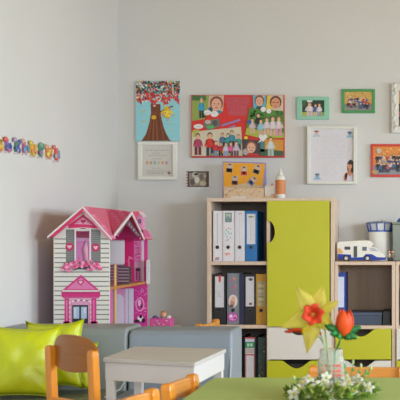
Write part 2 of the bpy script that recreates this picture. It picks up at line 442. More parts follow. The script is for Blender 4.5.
# the blue binder and the flat box in the right hand bay
binder(336.2, 345.4, Z2-.004, '#173C8E', '#C4CDE6', 'dark blue binder alone in the bay under the toy camper van', h=.325, lab=(.08, .66))
m = MB(); a, b = X(348.5), X(381.5); z0 = Z2-.004
m.box(a, b, CY+.05, CY+.30, z0, z0+.072, '#3D4A60'); m.box(a-.003, b+.003, CY+.045, CY+.305, z0+.06, z0+.078, '#46546C')
tag(m.build('storage_box', 'plastic', bevel=.003), 'flat slate blue box lying in the bay beside the dark blue binder', 'box')
m = MB(); a, b = X(382.6), X(390.2)
m.box(a, b, CY+.05, CY+.28, z0, z0+.085, '#1C1C20'); m.box(a+.01, b-.01, CY+.048, CY+.05, z0+.02, z0+.06, '#2B2B31')
tag(m.build('dark_block', 'plastic', bevel=.003), 'black block at the right end of the bay beside the flat slate box', 'box')  # plain dark block making the dark strip right of the slate box
m = MB(); a, b = X(402), X(440)
m.box(a, b, CY+.06, CY+.3, z0, z0+.23, '#26282E'); m.box(a+.03, b-.03, CY+.058, CY+.06, z0+.05, z0+.18, '#3A3E48')
tag(m.build('storage_box', 'plastic', bevel=.004), 'dark storage box in the bay at the right edge of the photo', 'box')

# ------------------------------------------------------------------ things on the tall cabinet
m = MB(); Yb = 6.66; f = Flat(m, Yb)
brd = thing('photo_board', (P(244, 196, Yb).x, Yb, zt), 'orange board with five small photos and lilac edge leaning on the tall cabinet', 'board')
m.prism([P(222.4, 161.2, Yb), P(266, 162.5, Yb), P(266, 199.6, Yb), P(222.4, 199.6, Yb)], (0, .012, 0), '#8F84B8')
f.up(); f.poly([(223.4, 162.5), (265.2, 163.8), (263, 181), (262, 196), (223.6, 196)], '#E09A12')
f.up(); f.poly([(224, 186.5), (233, 186.5), (244, 183), (263.5, 186), (263.5, 196), (224, 196)], '#C9B190')
m.build('backing', 'paper', brd)
for (cx, cy, r_, s1) in ((229.5, 168, .1, '#2A2226'), (244, 171, 0, '#C23A34'), (257, 169.5, .35, '#2A2A30'), (234.8, 180.5, .05, '#5A3038'), (252.3, 181, .7, '#5A6A9A')):
    q = MB(); g = Flat(q, Yb-.0012, .0004); ca, sa = math.cos(r_), math.sin(r_)
    def R4(hw, hh, oy=0): return [(cx+x*ca-(y+oy)*sa, cy+x*sa+(y+oy)*ca) for x, y in ((-hw, -hh), (hw, -hh), (hw, hh), (-hw, hh))]
    g.poly(R4(3.2, 4.6), '#B8A898'); g.up(); g.poly(R4(3.0, 2.0, 2.3), s1); g.poly(R4(1.2, 3.6, -.6), '#3A2A2A'); g.up(); g.ell(cx+1.2*sa, cy-1.2*ca, 1.5, 1.8, '#D8A890', 10)
    q.build('photo', 'paper', brd)
# low wooden box with lettering in front
Yw = 6.56; wb = thing('wooden_tray', (P(243, 196, Yw).x, Yw+.03, zt), 'low pale wooden craft box with reddish pattern before the orange board', 'box')
q = MB(); zz = zt
x0, x1 = P(223.6, 0, Yw).x, P(263.4, 0, Yw).x; hh = .066
q.box(x0, x1, Yw, Yw+.006, zz, zz+hh, '#CBB08E'); q.box(x0, x1, Yw+.054, Yw+.06, zz, zz+hh, '#CBB08E')
q.box(x0, x0+.006, Yw+.006, Yw+.054, zz, zz+hh, '#CBB08E'); q.box(x1-.006, x1, Yw+.006, Yw+.054, zz, zz+hh, '#CBB08E'); q.box(x0+.006, x1-.006, Yw+.006, Yw+.054, zz, zz+.006, '#CBB08E')
q.build('box_body', 'woodx', wb, bevel=.001)
q = MB(); f = Flat(q, Yw-.0008, .0004); rnd = random.Random(9)
for i in range(30):
    a = 225+rnd.random()*36; bq = 188.5+rnd.random()*8; f.ell(a, bq, rnd.uniform(.5, 1.3), rnd.uniform(.4, .8), rnd.choice(['#C8705A', '#D0886A', '#A88A70', '#B9694E', '#D8C8B0', '#9A8A80']), 7)
f.up(); f.rect(231, 196.2, 246, 198.5, '#D8CFC4'); q.build('pattern', 'paper', wb)
# small white card on a wooden stand
Yk = 6.56; ks = thing('card_stand', (P(268.5, 0, Yk).x, Yk+.02, zt), 'small white card on a wooden foot with orange peg beside the glue bottle', 'card')
q = MB(); a, b = P(263.8, 0, Yk).x, P(275, 0, Yk).x; q.box(a, b, Yk, Yk+.04, zt, zt+.014, '#C9A27A'); q.build('foot', 'woodx', ks, bevel=.002)
q = MB(); q.box(a+.004, b-.002, Yk+.016, Yk+.019, zt+.014, zt+.082, '#CFC6BC'); q.build('card', 'paper', ks)
MB().ball((a+.05, Yk+.016, zt+.089), .0075, '#D8701A').build('bead', 'glossy', ks, smooth=True, label='orange bead'); q = MB(); q.box(a+.06, a+.07, Yk-.004, Yk, zt+.001, zt+.03, '#C8742A'); q.build('peg', 'glossy', ks)
# glue bottle
Yg = 6.58; c = P(280.4, 0, Yg); gb = thing('glue_bottle', (c.x, Yg, zt), 'white squeeze bottle with orange label and narrow nozzle on the tall cabinet', 'bottle')
r_ = 4.9*Yg/F
MB().lathe([(r_*.9, 0), (r_, .006), (r_, .125), (r_*.85, .14), (r_*.45, .152)], (c.x, Yg, zt), '#DAD8D4', 24).build('bottle_body', 'glossy', gb, smooth=True)
MB().lathe([(r_*.5, .152), (r_*.5, .163), (r_*.28, .166), (r_*.14, .188), (r_*.1, .19)], (c.x, Yg, zt), '#D8D6D0', 16).build('nozzle', 'glossy', gb)
MB().lathe([(r_*1.02, .028), (r_*1.02, .118)], (c.x, Yg, zt), '#C87A42', 24, False).build('bottle_label', 'paper', gb, smooth=True)

# ------------------------------------------------------------------ things on the low cabinet
# toy camper van
Yc = 6.51; zc = Z1; cv = thing('toy_camper_van', (P(361, 0, Yc).x, Yc+.05, zc), 'white toy camper van with blue skirt on the low cabinet', 'toy vehicle')
def PC(x, y): p = P(x, y, Yc); p.z = zc+(261.2-y)*Yc/F; return p
body = [(337.5, 255), (337.2, 243.5), (338.5, 241.6), (356, 240.6), (368, 240.2), (371.5, 241.5), (373, 244.5), (371, 246.3), (375, 247), (379, 251.5), (384, 253.6), (385.4, 256.5), (385.2, 257.5), (337.5, 257.5)]
MB().prism([PC(x, y) for x, y in body], (0, .1, 0), '#DDD9CF').build('body', 'glossy', cv, bevel=.002)
q = MB(); q.prism([PC(x, y)+Vector((0, -.002, 0)) for x, y in [(337.6, 253.6), (341, 254), (351, 254.5), (351.5, 259.6), (337.8, 258.8)]], (0, .104, 0), '#0C2A94')
q.prism([PC(x, y)+Vector((0, -.002, 0)) for x, y in [(351.5, 257.4), (363, 257), (366, 253.8), (372, 254), (377, 257), (385.6, 257.3), (385.4, 260), (351.5, 259.8)]], (0, .104, 0), '#12329A')
q.build('skirt', 'plastic', cv, label='blue lower bodywork')
for (wx, ) in ((346.2,), (367.5,)):
    q = MB(); p = PC(wx, 258.1); r_ = .0185
    q.lathe([(r_*.9, 0), (r_, .003), (r_, .015), (r_*.9, .018)], (p.x, Yc+.012, zc+r_), '#202022', 20, True, 'y'); q.lathe([(r_*.6, 0), (r_*.55, .0025)], (p.x, Yc-.005, zc+r_), '#C8C6BE', 14, True, 'y')
    q.build('wheel', 'plastic', cv)
    MB().lathe([(r_*.9, 0), (r_, .003), (r_, .015), (r_*.9, .018)], (p.x, Yc+.105, zc+r_), '#202022', 20, True, 'y').build('wheel', 'plastic', cv)
def cpatch(name, pts, col, k=1, mat='glossy', **kw): return MB().prism([PC(x, y)+Vector((0, -.0012*k, 0)) for x, y in pts], (0, .0012, 0), col).build(name, mat, cv, **kw)
cpatch('window', [(344.6, 246.4), (350.4, 246.4), (350.4, 249.6), (344.6, 249.6)], '#1A1A1C')
cpatch('door', [(353.6, 246), (357.2, 246), (357.2, 257), (353.6, 257)], '#2A2622', label='open dark doorway')
cpatch('window', [(362.3, 246.6), (366.8, 246.6), (366.8, 250.6), (362.3, 250.6)], '#4A5260')
cpatch('windscreen', [(369, 247.6), (374.6, 247.6), (378.2, 251.4), (371, 251)], '#A8A8B4')
cpatch('decal', [(337.8, 248.5), (340, 248), (343, 252), (342, 253.4), (338, 253)], '#D8A060', mat='paper')
q = MB(); a = PC(357.8, 241); b = PC(362.4, 241); q.box(a.x, b.x, Yc+.03, Yc+.07, a.z-.002, a.z+.008, '#B7AA84'); q.box(a.x+.004, b.x-.004, Yc+.034, Yc+.066, a.z+.008, a.z+.012, '#7A7460'); q.build('roof_vent', 'plastic', cv)
# control tower
Yt = 6.74; c = P(380, 0, Yt); tw = thing('toy_control_tower', (c.x, Yt, zc), 'white round toy airport tower with blue glazed cabin behind the camper van', 'toy building')
s = Yt/F; R_ = 11.2*s
def ZT(y): return EYE-(y-HY)*s
MB().lathe([(R_, zc), (R_, ZT(231.5))], (c.x, Yt, 0), '#F2F2EE', 28).build('shaft', 'paint', tw, smooth=False)
MB().lathe([(R_*1.0, ZT(231.5)), (R_*1.0, ZT(230.6)), (R_*.98, ZT(230.6)), (R_*1.16, ZT(223.4))], (c.x, Yt, 0), '#E4E6EA', 10, False).build('cabin_glass', 'paint', tw)
q = MB()
for i in range(10):
    a = 2*PI*i/10+.1; d = Vector((math.cos(a), math.sin(a), 0))
    q.tube([Vector((c.x, Yt, ZT(231)))+d*R_*1.02, Vector((c.x, Yt, ZT(223)))+d*R_*1.2], .0045, '#2458B8', 6)
q.lathe([(R_*1.06, ZT(231.8)), (R_*1.06, ZT(230.3))], (c.x, Yt, 0), '#2458B8', 24); q.build('cabin_frame', 'glossy', tw, label='blue cabin frame')
MB().lathe([(R_*1.22, ZT(223.6)), (R_*1.24, ZT(222.6)), (R_*.5, ZT(221.2)), (R_*.2, ZT(221))], (c.x, Yt, 0), '#5A6A90', 24).build('roof', 'glossy', tw)
MB().lathe([(.012, ZT(221.2)), (.014, ZT(219.8)), (.008, ZT(219))], (c.x+.02, Yt, 0), '#C9C9C4', 12).build('beacon', 'glossy', tw)
# tiny figures beside the van
for (fx, col, hair, lab) in ((389.2, '#B8B0A0', '#3A2A22', 'tiny toy figure with pale top next to the camper van bonnet'), (392.4, '#8A6A5A', '#2A2220', 'tiny brown toy figure beside the olive bin')):
    Yf = 6.53; p = P(fx, 0, Yf); q = MB()
    for sx in (-1, 1): q.tube([(p.x+sx*.005, Yf, zc), (p.x+sx*.004, Yf, zc+.024)], .0042, '#3A3A40', 6)
    q.lathe([(.008, .022), (.010, .034), (.009, .047), (.004, .052)], (p.x, Yf, zc), col, 10); q.ball((p.x, Yf, zc+.06), .0085, '#D8A988'); q.ball((p.x, Yf+.002, zc+.063), .0088, hair)
    for sx in (-1, 1): q.tube([(p.x+sx*.009, Yf, zc+.045), (p.x+sx*.013, Yf-.006, zc+.028)], .003, col, 6)
    tag(q.build('toy_figure', 'plastic', smooth=True), lab, 'toy figure', 'tiny toy figures')
# olive bin with blue lid thing
Yo = 6.62; a, b = P(392, 0, Yo).x, P(425, 0, Yo).x; zo = EYE-(224-HY)*Yo/F
ob = thing('storage_bin', ((a+b)/2, Yo+.09, zc), 'olive grey plastic bin on the low cabinet at the right edge', 'bin')
q = MB(); q.prism([(a+.006, Yo, zc), (b-.006, Yo, zc), (b, Yo, zo), (a, Yo, zo)], (0, .17, 0), '#646852'); q.build('bin_body', 'glossy', ob, bevel=.005)
q = MB(); q.box(a-.001, b+.004, Yo-.004, Yo+.174, zo, zo+.012, '#70745E'); q.build('lid', 'glossy', ob, bevel=.003)
q = MB(); q.lathe([(.035, 0), (.037, .006), (.030, .02), (.012, .03), (.004, .032)], (P(402.5, 0, Yo).x, Yo+.08, zo+.012), '#2A6CB0', 18)
tag(q.build('toy_dome', 'glossy', smooth=True), 'blue domed toy piece on top of the olive bin', 'toy')

# ------------------------------------------------------------------ pictures on the back wall
WF = WY-.001
def picture(name, label, cat, x0, y0, x1, y1, depth, fr=None, fcol='#D8D6CE', fmat='paint', art=None, inner='#D4D2CC', group=None, edge=None, fbevel=.002):
    if name == 'framed_photo': group = 'framed photographs on the back wall'
    cx = (x0+x1)/2; t = thing(name, (P(cx, y1, WF).x, WF, P(cx, y1, WF).z), label, cat, group)
    Yf = WF-depth; k = WF/F*1.0
    def Q(x, y, Y): p = P(x, y, Yf); p.y = Y; return p
    if fr:
        q = MB()
        for (a0, b0, a1, b1) in ((x0, y0, x1, y0+fr[1]), (x0, y1-fr[1], x1, y1), (x0, y0+fr[1], x0+fr[0], y1-fr[1]), (x1-fr[0], y0+fr[1], x1, y1-fr[1])):
            p0, p1 = Q(a0, b1, Yf), Q(a1, b0, Yf); q.box(p0.x, p1.x, Yf, WF, p0.z, p1.z, fcol)
        q.build('picture_frame', fmat, t, bevel=fbevel)
        px0, py0, px1, py1 = x0+fr[0], y0+fr[1], x1-fr[0], y1-fr[1]; Yp = WF-depth*.55
    else:
        px0, py0, px1, py1 = x0, y0, x1, y1; Yp = Yf
    q = MB(); p0, p1 = Q(px0, py1, Yp), Q(px1, py0, Yp); q.box(p0.x, p1.x, Yp, WF, p0.z, p1.z, edge or inner)
    f = Flat(q, WF, .00012)
    def pt(x, y): p = P(x, y, Yf); p.y = Yp-f.step*(f.k+1); return p
    f.pt = pt
    if edge: f.rect(px0, py0, px1, py1, inner)
    if art: f.up(); art(f)
    q.build('canvas' if not fr else 'print', 'paper', t)
    return t
rnd = random.Random(21)
def art_tree(f):
    f.poly([(150.6, 104), (160.4, 104), (160.8, 116), (163, 126), (166.5, 134), (169.5, 139.6), (172, 140.8), (141.5, 140.8), (146, 134), (149.5, 122), (151, 113)], '#6E3A1C')
    f.poly([(159.5, 112), (166, 107.5), (173, 105.5), (173, 106.7), (166.5, 109), (160.5, 114.5)], '#4A2A18')
    f.up()
    for i in range(9): f.poly([(148+i*2.2, 140), (152.4+i*.9, 112), (152.8+i*.9, 112), (149+i*2.2, 140)], rnd.choice(['#8A4A24', '#5A2E16', '#A0582A']))
    f.up()
    for i in range(1000):
        a = rnd.uniform(136.4, 179.4); b = rnd.uniform(81.6, 106)
        edge_ = 101+3.0*math.sin(a*.5)+(2.5 if 146 < a < 165 else 0)
        if b > edge_: continue
        f.k += .04
        low = b > 93
        f.ell(a, b, rnd.uniform(.7, 1.5), rnd.uniform(.5, 1.0), rnd.choice(['#D0341E', '#D8482A', '#C83A50', '#E0E0DC', '#2A3A48', '#D84A2A', '#B82820', '#D87A6A'] if low else ['#C8301E', '#2A3A48', '#24443A', '#3A5A50', '#E0E0DC', '#5A7A70', '#C83A50', '#D8B030', '#203038', '#182A30', '#7AA8B0']), 6, rnd.random()*3)
    f.k += 1
    for i in range(90):
        f.k += .03; f.ell(167.5+rnd.gauss(0, 2.6), 112+rnd.gauss(0, 3.4), .9, .8, rnd.choice(['#E8C818', '#D8A818', '#F0D840', '#D88A20']), 6)
    f.ell(154, 117.4, 2.5, 2.1, '#D8A820', 12)
    for a, b in ((144.5, 111), (145, 121), (143, 121.6), (171, 124), (170.5, 130), (174, 108), (142, 112), (139, 97)): f.ell(a, b, .9, .8, '#D8C840', 7)
picture('tree_painting', 'square canvas of a brown tree with red leaf crown on pale blue', 'painting', 135.8, 81.2, 180, 141, .02, art=art_tree, inner='#8CC6D0', edge='#C8CCC8')
def art_doc(f):
    f.rect(141.8, 144.2, 172, 175.4, '#C6C2BC'); f.up()
    for y, a, b in ((149.8, 145, 169), (152.8, 152, 160), (155.3, 148, 167), (158.5, 151, 162), (167.8, 152, 160), (170.3, 146, 166), (171.9, 146, 166), (173.4, 146, 163)): f.text(a, b, y, '#8F8B88', .5)
    for i, c in enumerate(['#C88A80', '#B8A060', '#8AA0B0', '#A8B890', '#D0A060', '#A890B0']): f.ell(146.5+i*3.9, 162.6, 1.3, 1.9, c, 8)
    f.ell(168.6, 172.4, 1.6, 1.8, '#5A4A58'); f.up(); f.ell(168.6, 171.6, .9, .9, '#D8A890')
picture('framed_notice', 'white framed notice hanging directly under the tree painting', 'picture', 137.6, 141.4, 176.6, 179.8, .03, fr=(4.2, 3.4), fcol='#DAD9D2', art=art_doc, inner='#C8C5BF', fbevel=.003)
def art_collage(f):
    R = f.rect
    f.poly([(192, 95.4), (211, 95.4), (208, 112), (205, 119), (192, 121)], '#8A9A4A'); f.up(); R(192, 95.4, 206, 100.5, '#3F6A3A'); f.up()
    f.person(201.5, 97, 118, '#2F9AC0', '#1A2030', hair='#8A7A50', w=5); f.up()
    f.poly([(209, 95.5), (224, 95.5), (223, 111), (217, 116), (208, 112)], '#C8A890'); f.face(216.5, 104.5, 6.2, '#D8A48A', '#7A3A28')
    f.up(); f.ell(210.6, 109.5, 2.2, 2.5, '#1F4A60'); f.ell(219, 112, 3, 1.6, '#2A7A98')
    f.up(); f.poly([(203.5, 121), (219, 118.5), (220.5, 126), (208, 131), (204, 126)], '#6A6A62'); f.up(); f.ell(208, 122, 3, 2.2, '#B8A8A0'); f.ell(215, 123, 2.5, 3, '#4A4A52'); f.ell(210.5, 127, 4, 1.6, '#4AA858'); f.ell(204, 116, 3.5, .8, '#1A1A1A', rot=.7)
    f.up()
    for a, b, c, d in ((207.5, 112.5, 3.6, 2.6), (214.5, 114, 3.8, 3), (198.5, 126.5, 4.8, 2.4)): f.ell(a, b, c, d, '#DCDAD8')
    f.up()
    for a, b in ((205.5, 209.5), (212.5, 216.5)): f.text(a, b, 112.8, '#8A8A90', .4)
    f.text(195.5, 201.5, 126.6, '#8A8A90', .4)
    f.up()
    for i in range(15): f.text(225+.3*i, 249.5 if i < 7 else 247.5, 97.3+i*1.25, '#A86A80', .55)
    f.poly([(221.5, 124.6), (240, 118.8), (240.4, 120.8), (222, 126.6)], '#8A7AB0'); f.poly([(229.5, 127), (235, 125.2), (235.3, 126.6), (230, 128.4)], '#8A7AB0')
    # lower left group photograph on cream
    f.poly([(192, 132), (205, 130.5), (241, 126.8), (243, 156.6), (192, 156.6)], '#C9BDA6'); f.up(); f.poly([(193, 130), (199, 129.4), (199, 136), (193, 137)], '#A8A850')
    for (cx, a, b, sh, lg) in ((198, 133, 155, '#A83A60', '#6A2038'), (210, 132, 156, '#C8302A', '#2A3A50'), (222.5, 132.5, 148, '#4A6A8A', '#2A2A38'), (228, 133, 148, '#2A9A90', '#3A3A40'), (232, 130, 147, '#3A8AA0', '#2A2A38'), (238.5, 134, 150, '#4A9A8A', '#2A2A38'),
                               (216, 140.5, 156, '#C83038', '#5A8AB0'), (221, 142, 156, '#B82830', '#202028'), (226, 142, 156, '#C8C4D0', '#8A9AC0'), (231, 142, 156, '#D85A90', '#4A3A48'), (236.5, 141, 156, '#C8B8C8', '#6A4A5A')):
        f.person(cx, a, b, sh, lg, hair=rnd.choice(['#3A2418', '#8A6A40', '#2A1A14']))
    f.up()
    for a, b in ((212.5, 154.5), (223, 152), (229.5, 154.5), (218, 153)): f.ell(a, b, 1, 1.2, '#D8A030', 7)
    f.poly([(192, 156.2), (284, 155.6), (284, 157.3), (192, 157.3)], '#B83028')
    # top right portraits
    f.poly([(253, 95.4), (266.5, 95.4), (265.5, 111), (253.5, 110)], '#5AA8C0'); f.up(); f.poly([(256.5, 95.5), (264.5, 95.5), (263.5, 104), (257, 104)], '#C8A890'); f.face(259.6, 101.6, 4.6, '#D8A088', '#6A4430')
    f.up(); f.poly([(255, 110), (257, 106.4), (263, 106.4), (266, 111)], '#3A4A48')
    f.poly([(267.5, 95.4), (283.4, 95.4), (283.4, 112), (266, 109)], '#D8B848'); f.up(); f.poly([(271, 95.5), (283.2, 95.5), (283.2, 111), (272, 110)], '#C4B8A8'); f.face(275.8, 103.4, 5.6, '#D0906E', '#5A3020', True)
    # right middle garden group
    f.up(); f.poly([(249.5, 107.5), (262, 110), (284, 111), (284, 138), (262, 138.5), (245.5, 134)], '#4A7A30'); f.up(); f.poly([(247, 128), (284, 133), (284, 138), (262, 138.5), (245.5, 134.5)], '#A0B038')
    for i in range(40): f.ell(rnd.uniform(251, 283), rnd.uniform(111, 119), 1.3, 1.1, rnd.choice(['#3A6A2A', '#5A8A3A', '#2F5A28']), 6)
    for (cx, a, b, sh, lg) in ((258.5, 113, 130, '#2A2A28', '#5A5A58'), (252.5, 118, 134, '#C8B0B8', '#C8A090'), (261, 119, 136, '#8AC0D0', '#C8A090'), (267, 117, 135, '#D0C0C8', '#D0A890'), (273, 116, 136, '#CFC8D0', '#C8A890'), (279, 116, 136, '#D8C4C8', '#C890A0')):
        f.person(cx, a, b, sh, lg, hair=rnd.choice(['#4A2A18', '#7A4A28', '#2A1A14']))
    f.up(); f.ell(249.5, 122, 2.2, 1.8, '#2A5AA0'); f.ell(246.2, 138, 1.8, 1.6, '#D8D020')
    f.up(); f.ell(263.5, 109.6, 2.8, 2.6, '#D8D8D4'); f.ell(269, 111.4, 2.6, 2.4, '#D8D8D4')
    # bottom right portraits
    f.up(); f.poly([(243, 139), (260.5, 141), (260.5, 155.8), (243, 155.8)], '#3A3A40'); f.up(); f.ell(246.5, 152, 3.5, 3.5, '#A8A0A0'); f.face(251.5, 148, 5.2, '#D8A890', '#8A4A30'); f.up(); f.poly([(246, 155.6), (249, 153), (258, 154), (260, 155.6)], '#C8302A')
    f.up(); f.poly([(260.6, 139), (283.6, 140), (283.6, 155.8), (260.6, 155.8)], '#C88A30'); f.up(); f.poly([(260.6, 149), (283.6, 151), (283.6, 155.8), (260.6, 155.8)], '#3A5A40'); f.poly([(260.6, 140), (265, 140), (265, 152), (260.6, 152)], '#4A7A78')
    f.person(271, 136.5, 156, '#C8D0CC', '#A8B8B0', hair='#2A1A14', w=6.5)
    f.up(); f.heart(263.2, 137.8, 4.3, '#DCDAD8'); f.poly([(258, 143.4), (260.8, 139.6), (262, 141)], '#DCDAD8')
picture('photo_collage', 'large red canvas collage of children photographs with speech bubbles', 'picture', 191.4, 95, 284.4, 157.6, .022, art=art_collage, inner='#CC2A24', edge='#B85A40')
def art_sepia(f):
    f.rect(187.6, 171.2, 209, 187, '#4A4038'); f.up(); f.poly([(189, 173), (206, 172.4), (205.5, 185.6), (189.6, 186)], '#8A8074'); f.up()
    for a, b, c, d, e in ((195, 175, 3, 3, '#B8B0A4'), (197, 180, 2.4, 3.4, '#CAC4B8'), (203, 183.5, 3.4, 2.6, '#B8A890'), (201.5, 177, 2, 3, '#6A6056'), (192.5, 182, 2.3, 3.4, '#5A5048'), (205, 176, 1.4, 2, '#A89C8C')): f.ell(a, b, c, d, e)
    f.up(); f.ell(196, 174.2, 2, 1.2, '#1E1A18')
    for i in range(6): f.ell(187.2, 172+i*2.8, 1, .8, '#8A4A40', 6)
picture('small_photo', 'small dark sepia photograph pinned left of the orange board', 'picture', 185.2, 169.6, 210.6, 189, .004, art=art_sepia, inner='#CBC9C8')
def art_mint(f):
    f.rect(302, 100.2, 324.8, 115.8, '#24352A'); f.up(); f.poly([(302, 112), (324.8, 112), (324.8, 115.8), (302, 115.8)], '#A0A83A'); f.ell(304, 103, 2.5, 3, '#3A5A38'); f.ell(322, 105, 2.5, 4, '#1A3A2A')
    f.person(309.5, 102, 116, '#D8CCD0', '#C8B0B8', hair='#7A4030', w=7); f.person(315.5, 103.5, 115.8, '#4A5A9A', '#C8A8A0', hair='#5A3020'); f.person(319.3, 103, 116, '#D8D0D4', '#8A9AB0', hair='#6A4A38'); f.up(); f.ell(309.6, 100.9, 3, 1.4, '#DAD8D0')
picture('framed_photo', 'mint green framed photograph of three figures outdoors', 'picture', 296.8, 96.8, 329.2, 119.4, .016, fr=(5, 3.4), fcol='#86BFA6', art=art_mint)
def group_photo(x0, y0, x1, y1, wallc, floorc, seed):
    def art(f):
        r = random.Random(seed); f.rect(x0, y0, x1, y1, wallc); f.up(); f.poly([(x0, y0+(y1-y0)*.66), (x1, y0+(y1-y0)*.62), (x1, y1), (x0, y1)], floorc); f.up()
        for i in range(14): f.ell(r.uniform(x0+1, x1-1), r.uniform(y0+1, y0+(y1-y0)*.35), r.uniform(.5, 1.3), r.uniform(.4, .9), r.choice(['#C8783A', '#D8C080', '#B8562A', '#E0C8A0', '#A87848']), 7)
        W_, H_ = x1-x0, y1-y0
        for j in range(3):
            for i in range(7):
                cx = x0+W_*(.14+.78*(i+.5*(j % 2)+r.uniform(-.25, .25))/7); a = y0+H_*(.28+.14*j)+r.uniform(-.8, .8); b = a+H_*r.uniform(.26, .36)
                f.person(cx, a, b, r.choice(['#3A4A80', '#C84A3A', '#D0CCC8', '#3A3038', '#4A6AA0', '#B85A68', '#2A2A30', '#A89888']), r.choice(['#2A3A60', '#2A2A30', '#4A4A50', '#8A7A70']), hair=r.choice(['#2A1A14', '#6A4A28', '#3A2418', '#A07A48']), w=H_*r.uniform(.12, .17))
    return art
picture('framed_photo', 'green framed group photograph, upper right of the framed document', 'picture', 341.8, 89, 375, 113, .016, fr=(2.8, 2.6), fcol='#3E8E4E', art=group_photo(344.6, 91.6, 372.2, 110.4, '#C8A055', '#8A8684', 3))
rp = picture('framed_photo', 'red framed group photograph with orange wall, right of the framed document', 'picture', 371, 144, 406, 177, .016, fr=(2.3, 2.4), fcol='#C83220', art=lambda f: (group_photo(373.3, 146.4, 403.7, 174.6, '#D8863A', '#8A8A94', 8)(f), f.up(), f.ell(379, 150.8, 2.4, 2.5, '#B8B8B4'), f.ell(374.9, 172, 3, 1.6, '#B8985A')))
def art_letter(f):
    f.rect(310.4, 128.8, 353.6, 181.4, '#D0CDD4'); f.up()
    for i in range(17): f.text(321+rnd.uniform(0, 2), 343+rnd.uniform(0, 3) if i < 11 else 336, 136.5+i*2.4, '#BDBAC2', .35)
    for (cx, cy, h) in ((316.2, 133, '#8A4A30'), (349.6, 134, '#4A5A70'), (317, 176, '#5A6A7A')):
        f.up(); f.ell(cx, cy+1.8, 2.4, 1.7, '#8AB4D0' if cx != 316.2 else '#B8B8C4'); f.ell(cx-2.6, cy+3, .9, .8, '#8AB4D0'); f.ell(cx+2.6, cy+2.8, .9, .8, '#8AB4D0'); f.up(); f.ell(cx+.2, cy-.8, 1.9, 1.5, '#D8A890' if cx == 316.2 else '#7A90A0'); f.up(); f.ell(cx, cy-1.9, 2.4, .8, h)
    f.up(); f.ell(350.6, 167, 3.6, 7.5, '#3A241C'); f.up(); f.ell(349.4, 176.4, 4.6, 4.8, '#C88460'); f.ell(345.4, 176.6, 1.7, 4.4, '#C47C58', rot=.2); f.ell(349.6, 170.4, 1.2, 2, '#C88460')
    f.up(); f.poly([(346.4, 181.2), (347.4, 174), (349.4, 176.4), (352, 173.6), (353.2, 181.2)], '#CFCBDA'); f.ell(349.6, 166, 2.3, 3.1, '#D09070'); f.up(); f.ell(350.2, 162.8, 2.9, 1.6, '#3A241C'); f.ell(348.6, 165.8, .3, .25, '#3A241C', 6); f.ell(350.6, 165.8, .3, .25, '#3A241C', 6)
picture('framed_document', 'large white framed letter with cut-out figures in its corners', 'picture', 307, 126, 356.6, 184, .035, fr=(3.2, 2.7), fcol='#D6D5CD', art=art_letter)
# white carved frame at the right edge
t = picture('carved_frame', 'white carved picture frame cut by the right edge of the photo', 'picture', 391.2, 83.4, 430, 133, .03, fr=(7.5, 7), fcol='#CFCEC8', art=group_photo(398.7, 90.4, 422.5, 126, '#B88A5A', '#6A5A48', 12), fbevel=.006)
q = MB()
for side in (0, 1):
    for i in range(9):
        cx = 394.9 if side == 0 else 426.2; p = P(cx+math.sin(i*1.9)*.9, 86+i*5.4, WF); p.y = WF-.031
        q.ball(p, (.010, .006, .019), '#D2D1CB', 10, 6, Matrix.Rotation(.5*(-1)**i, 3, 'Y'))
q.build('carving', 'paint', t, smooth=True)

# ------------------------------------------------------------------ animal letters on the left wall
def wall_pt(px, py, off):
    Y = -(WX+off)*F/(PX-px); return Vector((WX+off, Y, EYE-(py-HY)*Y/F))
LET = [(-1.5, 138.5, 151, '#D8A020', 'yellow orange wall letter at the left edge of the photo'),
       (7.0, 137.5, 151.5, '#8A5AA0', 'purple and blue wall letter with a red tip'),
       (16.2, 138, 152.5, '#3A7A5A', 'green and blue wall letter with a mauve top'),
       (24.2, 139.5, 153.5, '#C04A78', 'pink and blue wall letter'),
       (32.0, 141, 155.5, '#E0A818', 'yellow wall letter with an orange foot'),
       (40.0, 143, 156.6, '#3E8A70', 'green wall letter with a purple foot'),
       (47.6, 145, 158, '#D8762A', 'orange wall letter with a yellow spot'),
       (55.6, 145.5, 160.5, '#5A80B0', 'pale blue wall letter with a red tip at the right end of the row')]
PAL = [('#D84A28', '#E8C830'), ('#D83A28', '#2A4A9A'), ('#9A80A0', '#2A4AA0'), ('#C88A80', '#3A80B8'), ('#C8B040', '#E07028'), ('#6A9A80', '#8A3A7A'), ('#D09060', '#E8D038'), ('#D84A3A', '#8AA8C8')]
SH = ['A', 'L', 'K', 'H', 'U', 'Y', 'U', 'I']
def pale(h, k=.22):
    v = [int(h[i:i+2], 16) for i in (1, 3, 5)]; return tuple(int(c*(1-k)+190*k) for c in v)
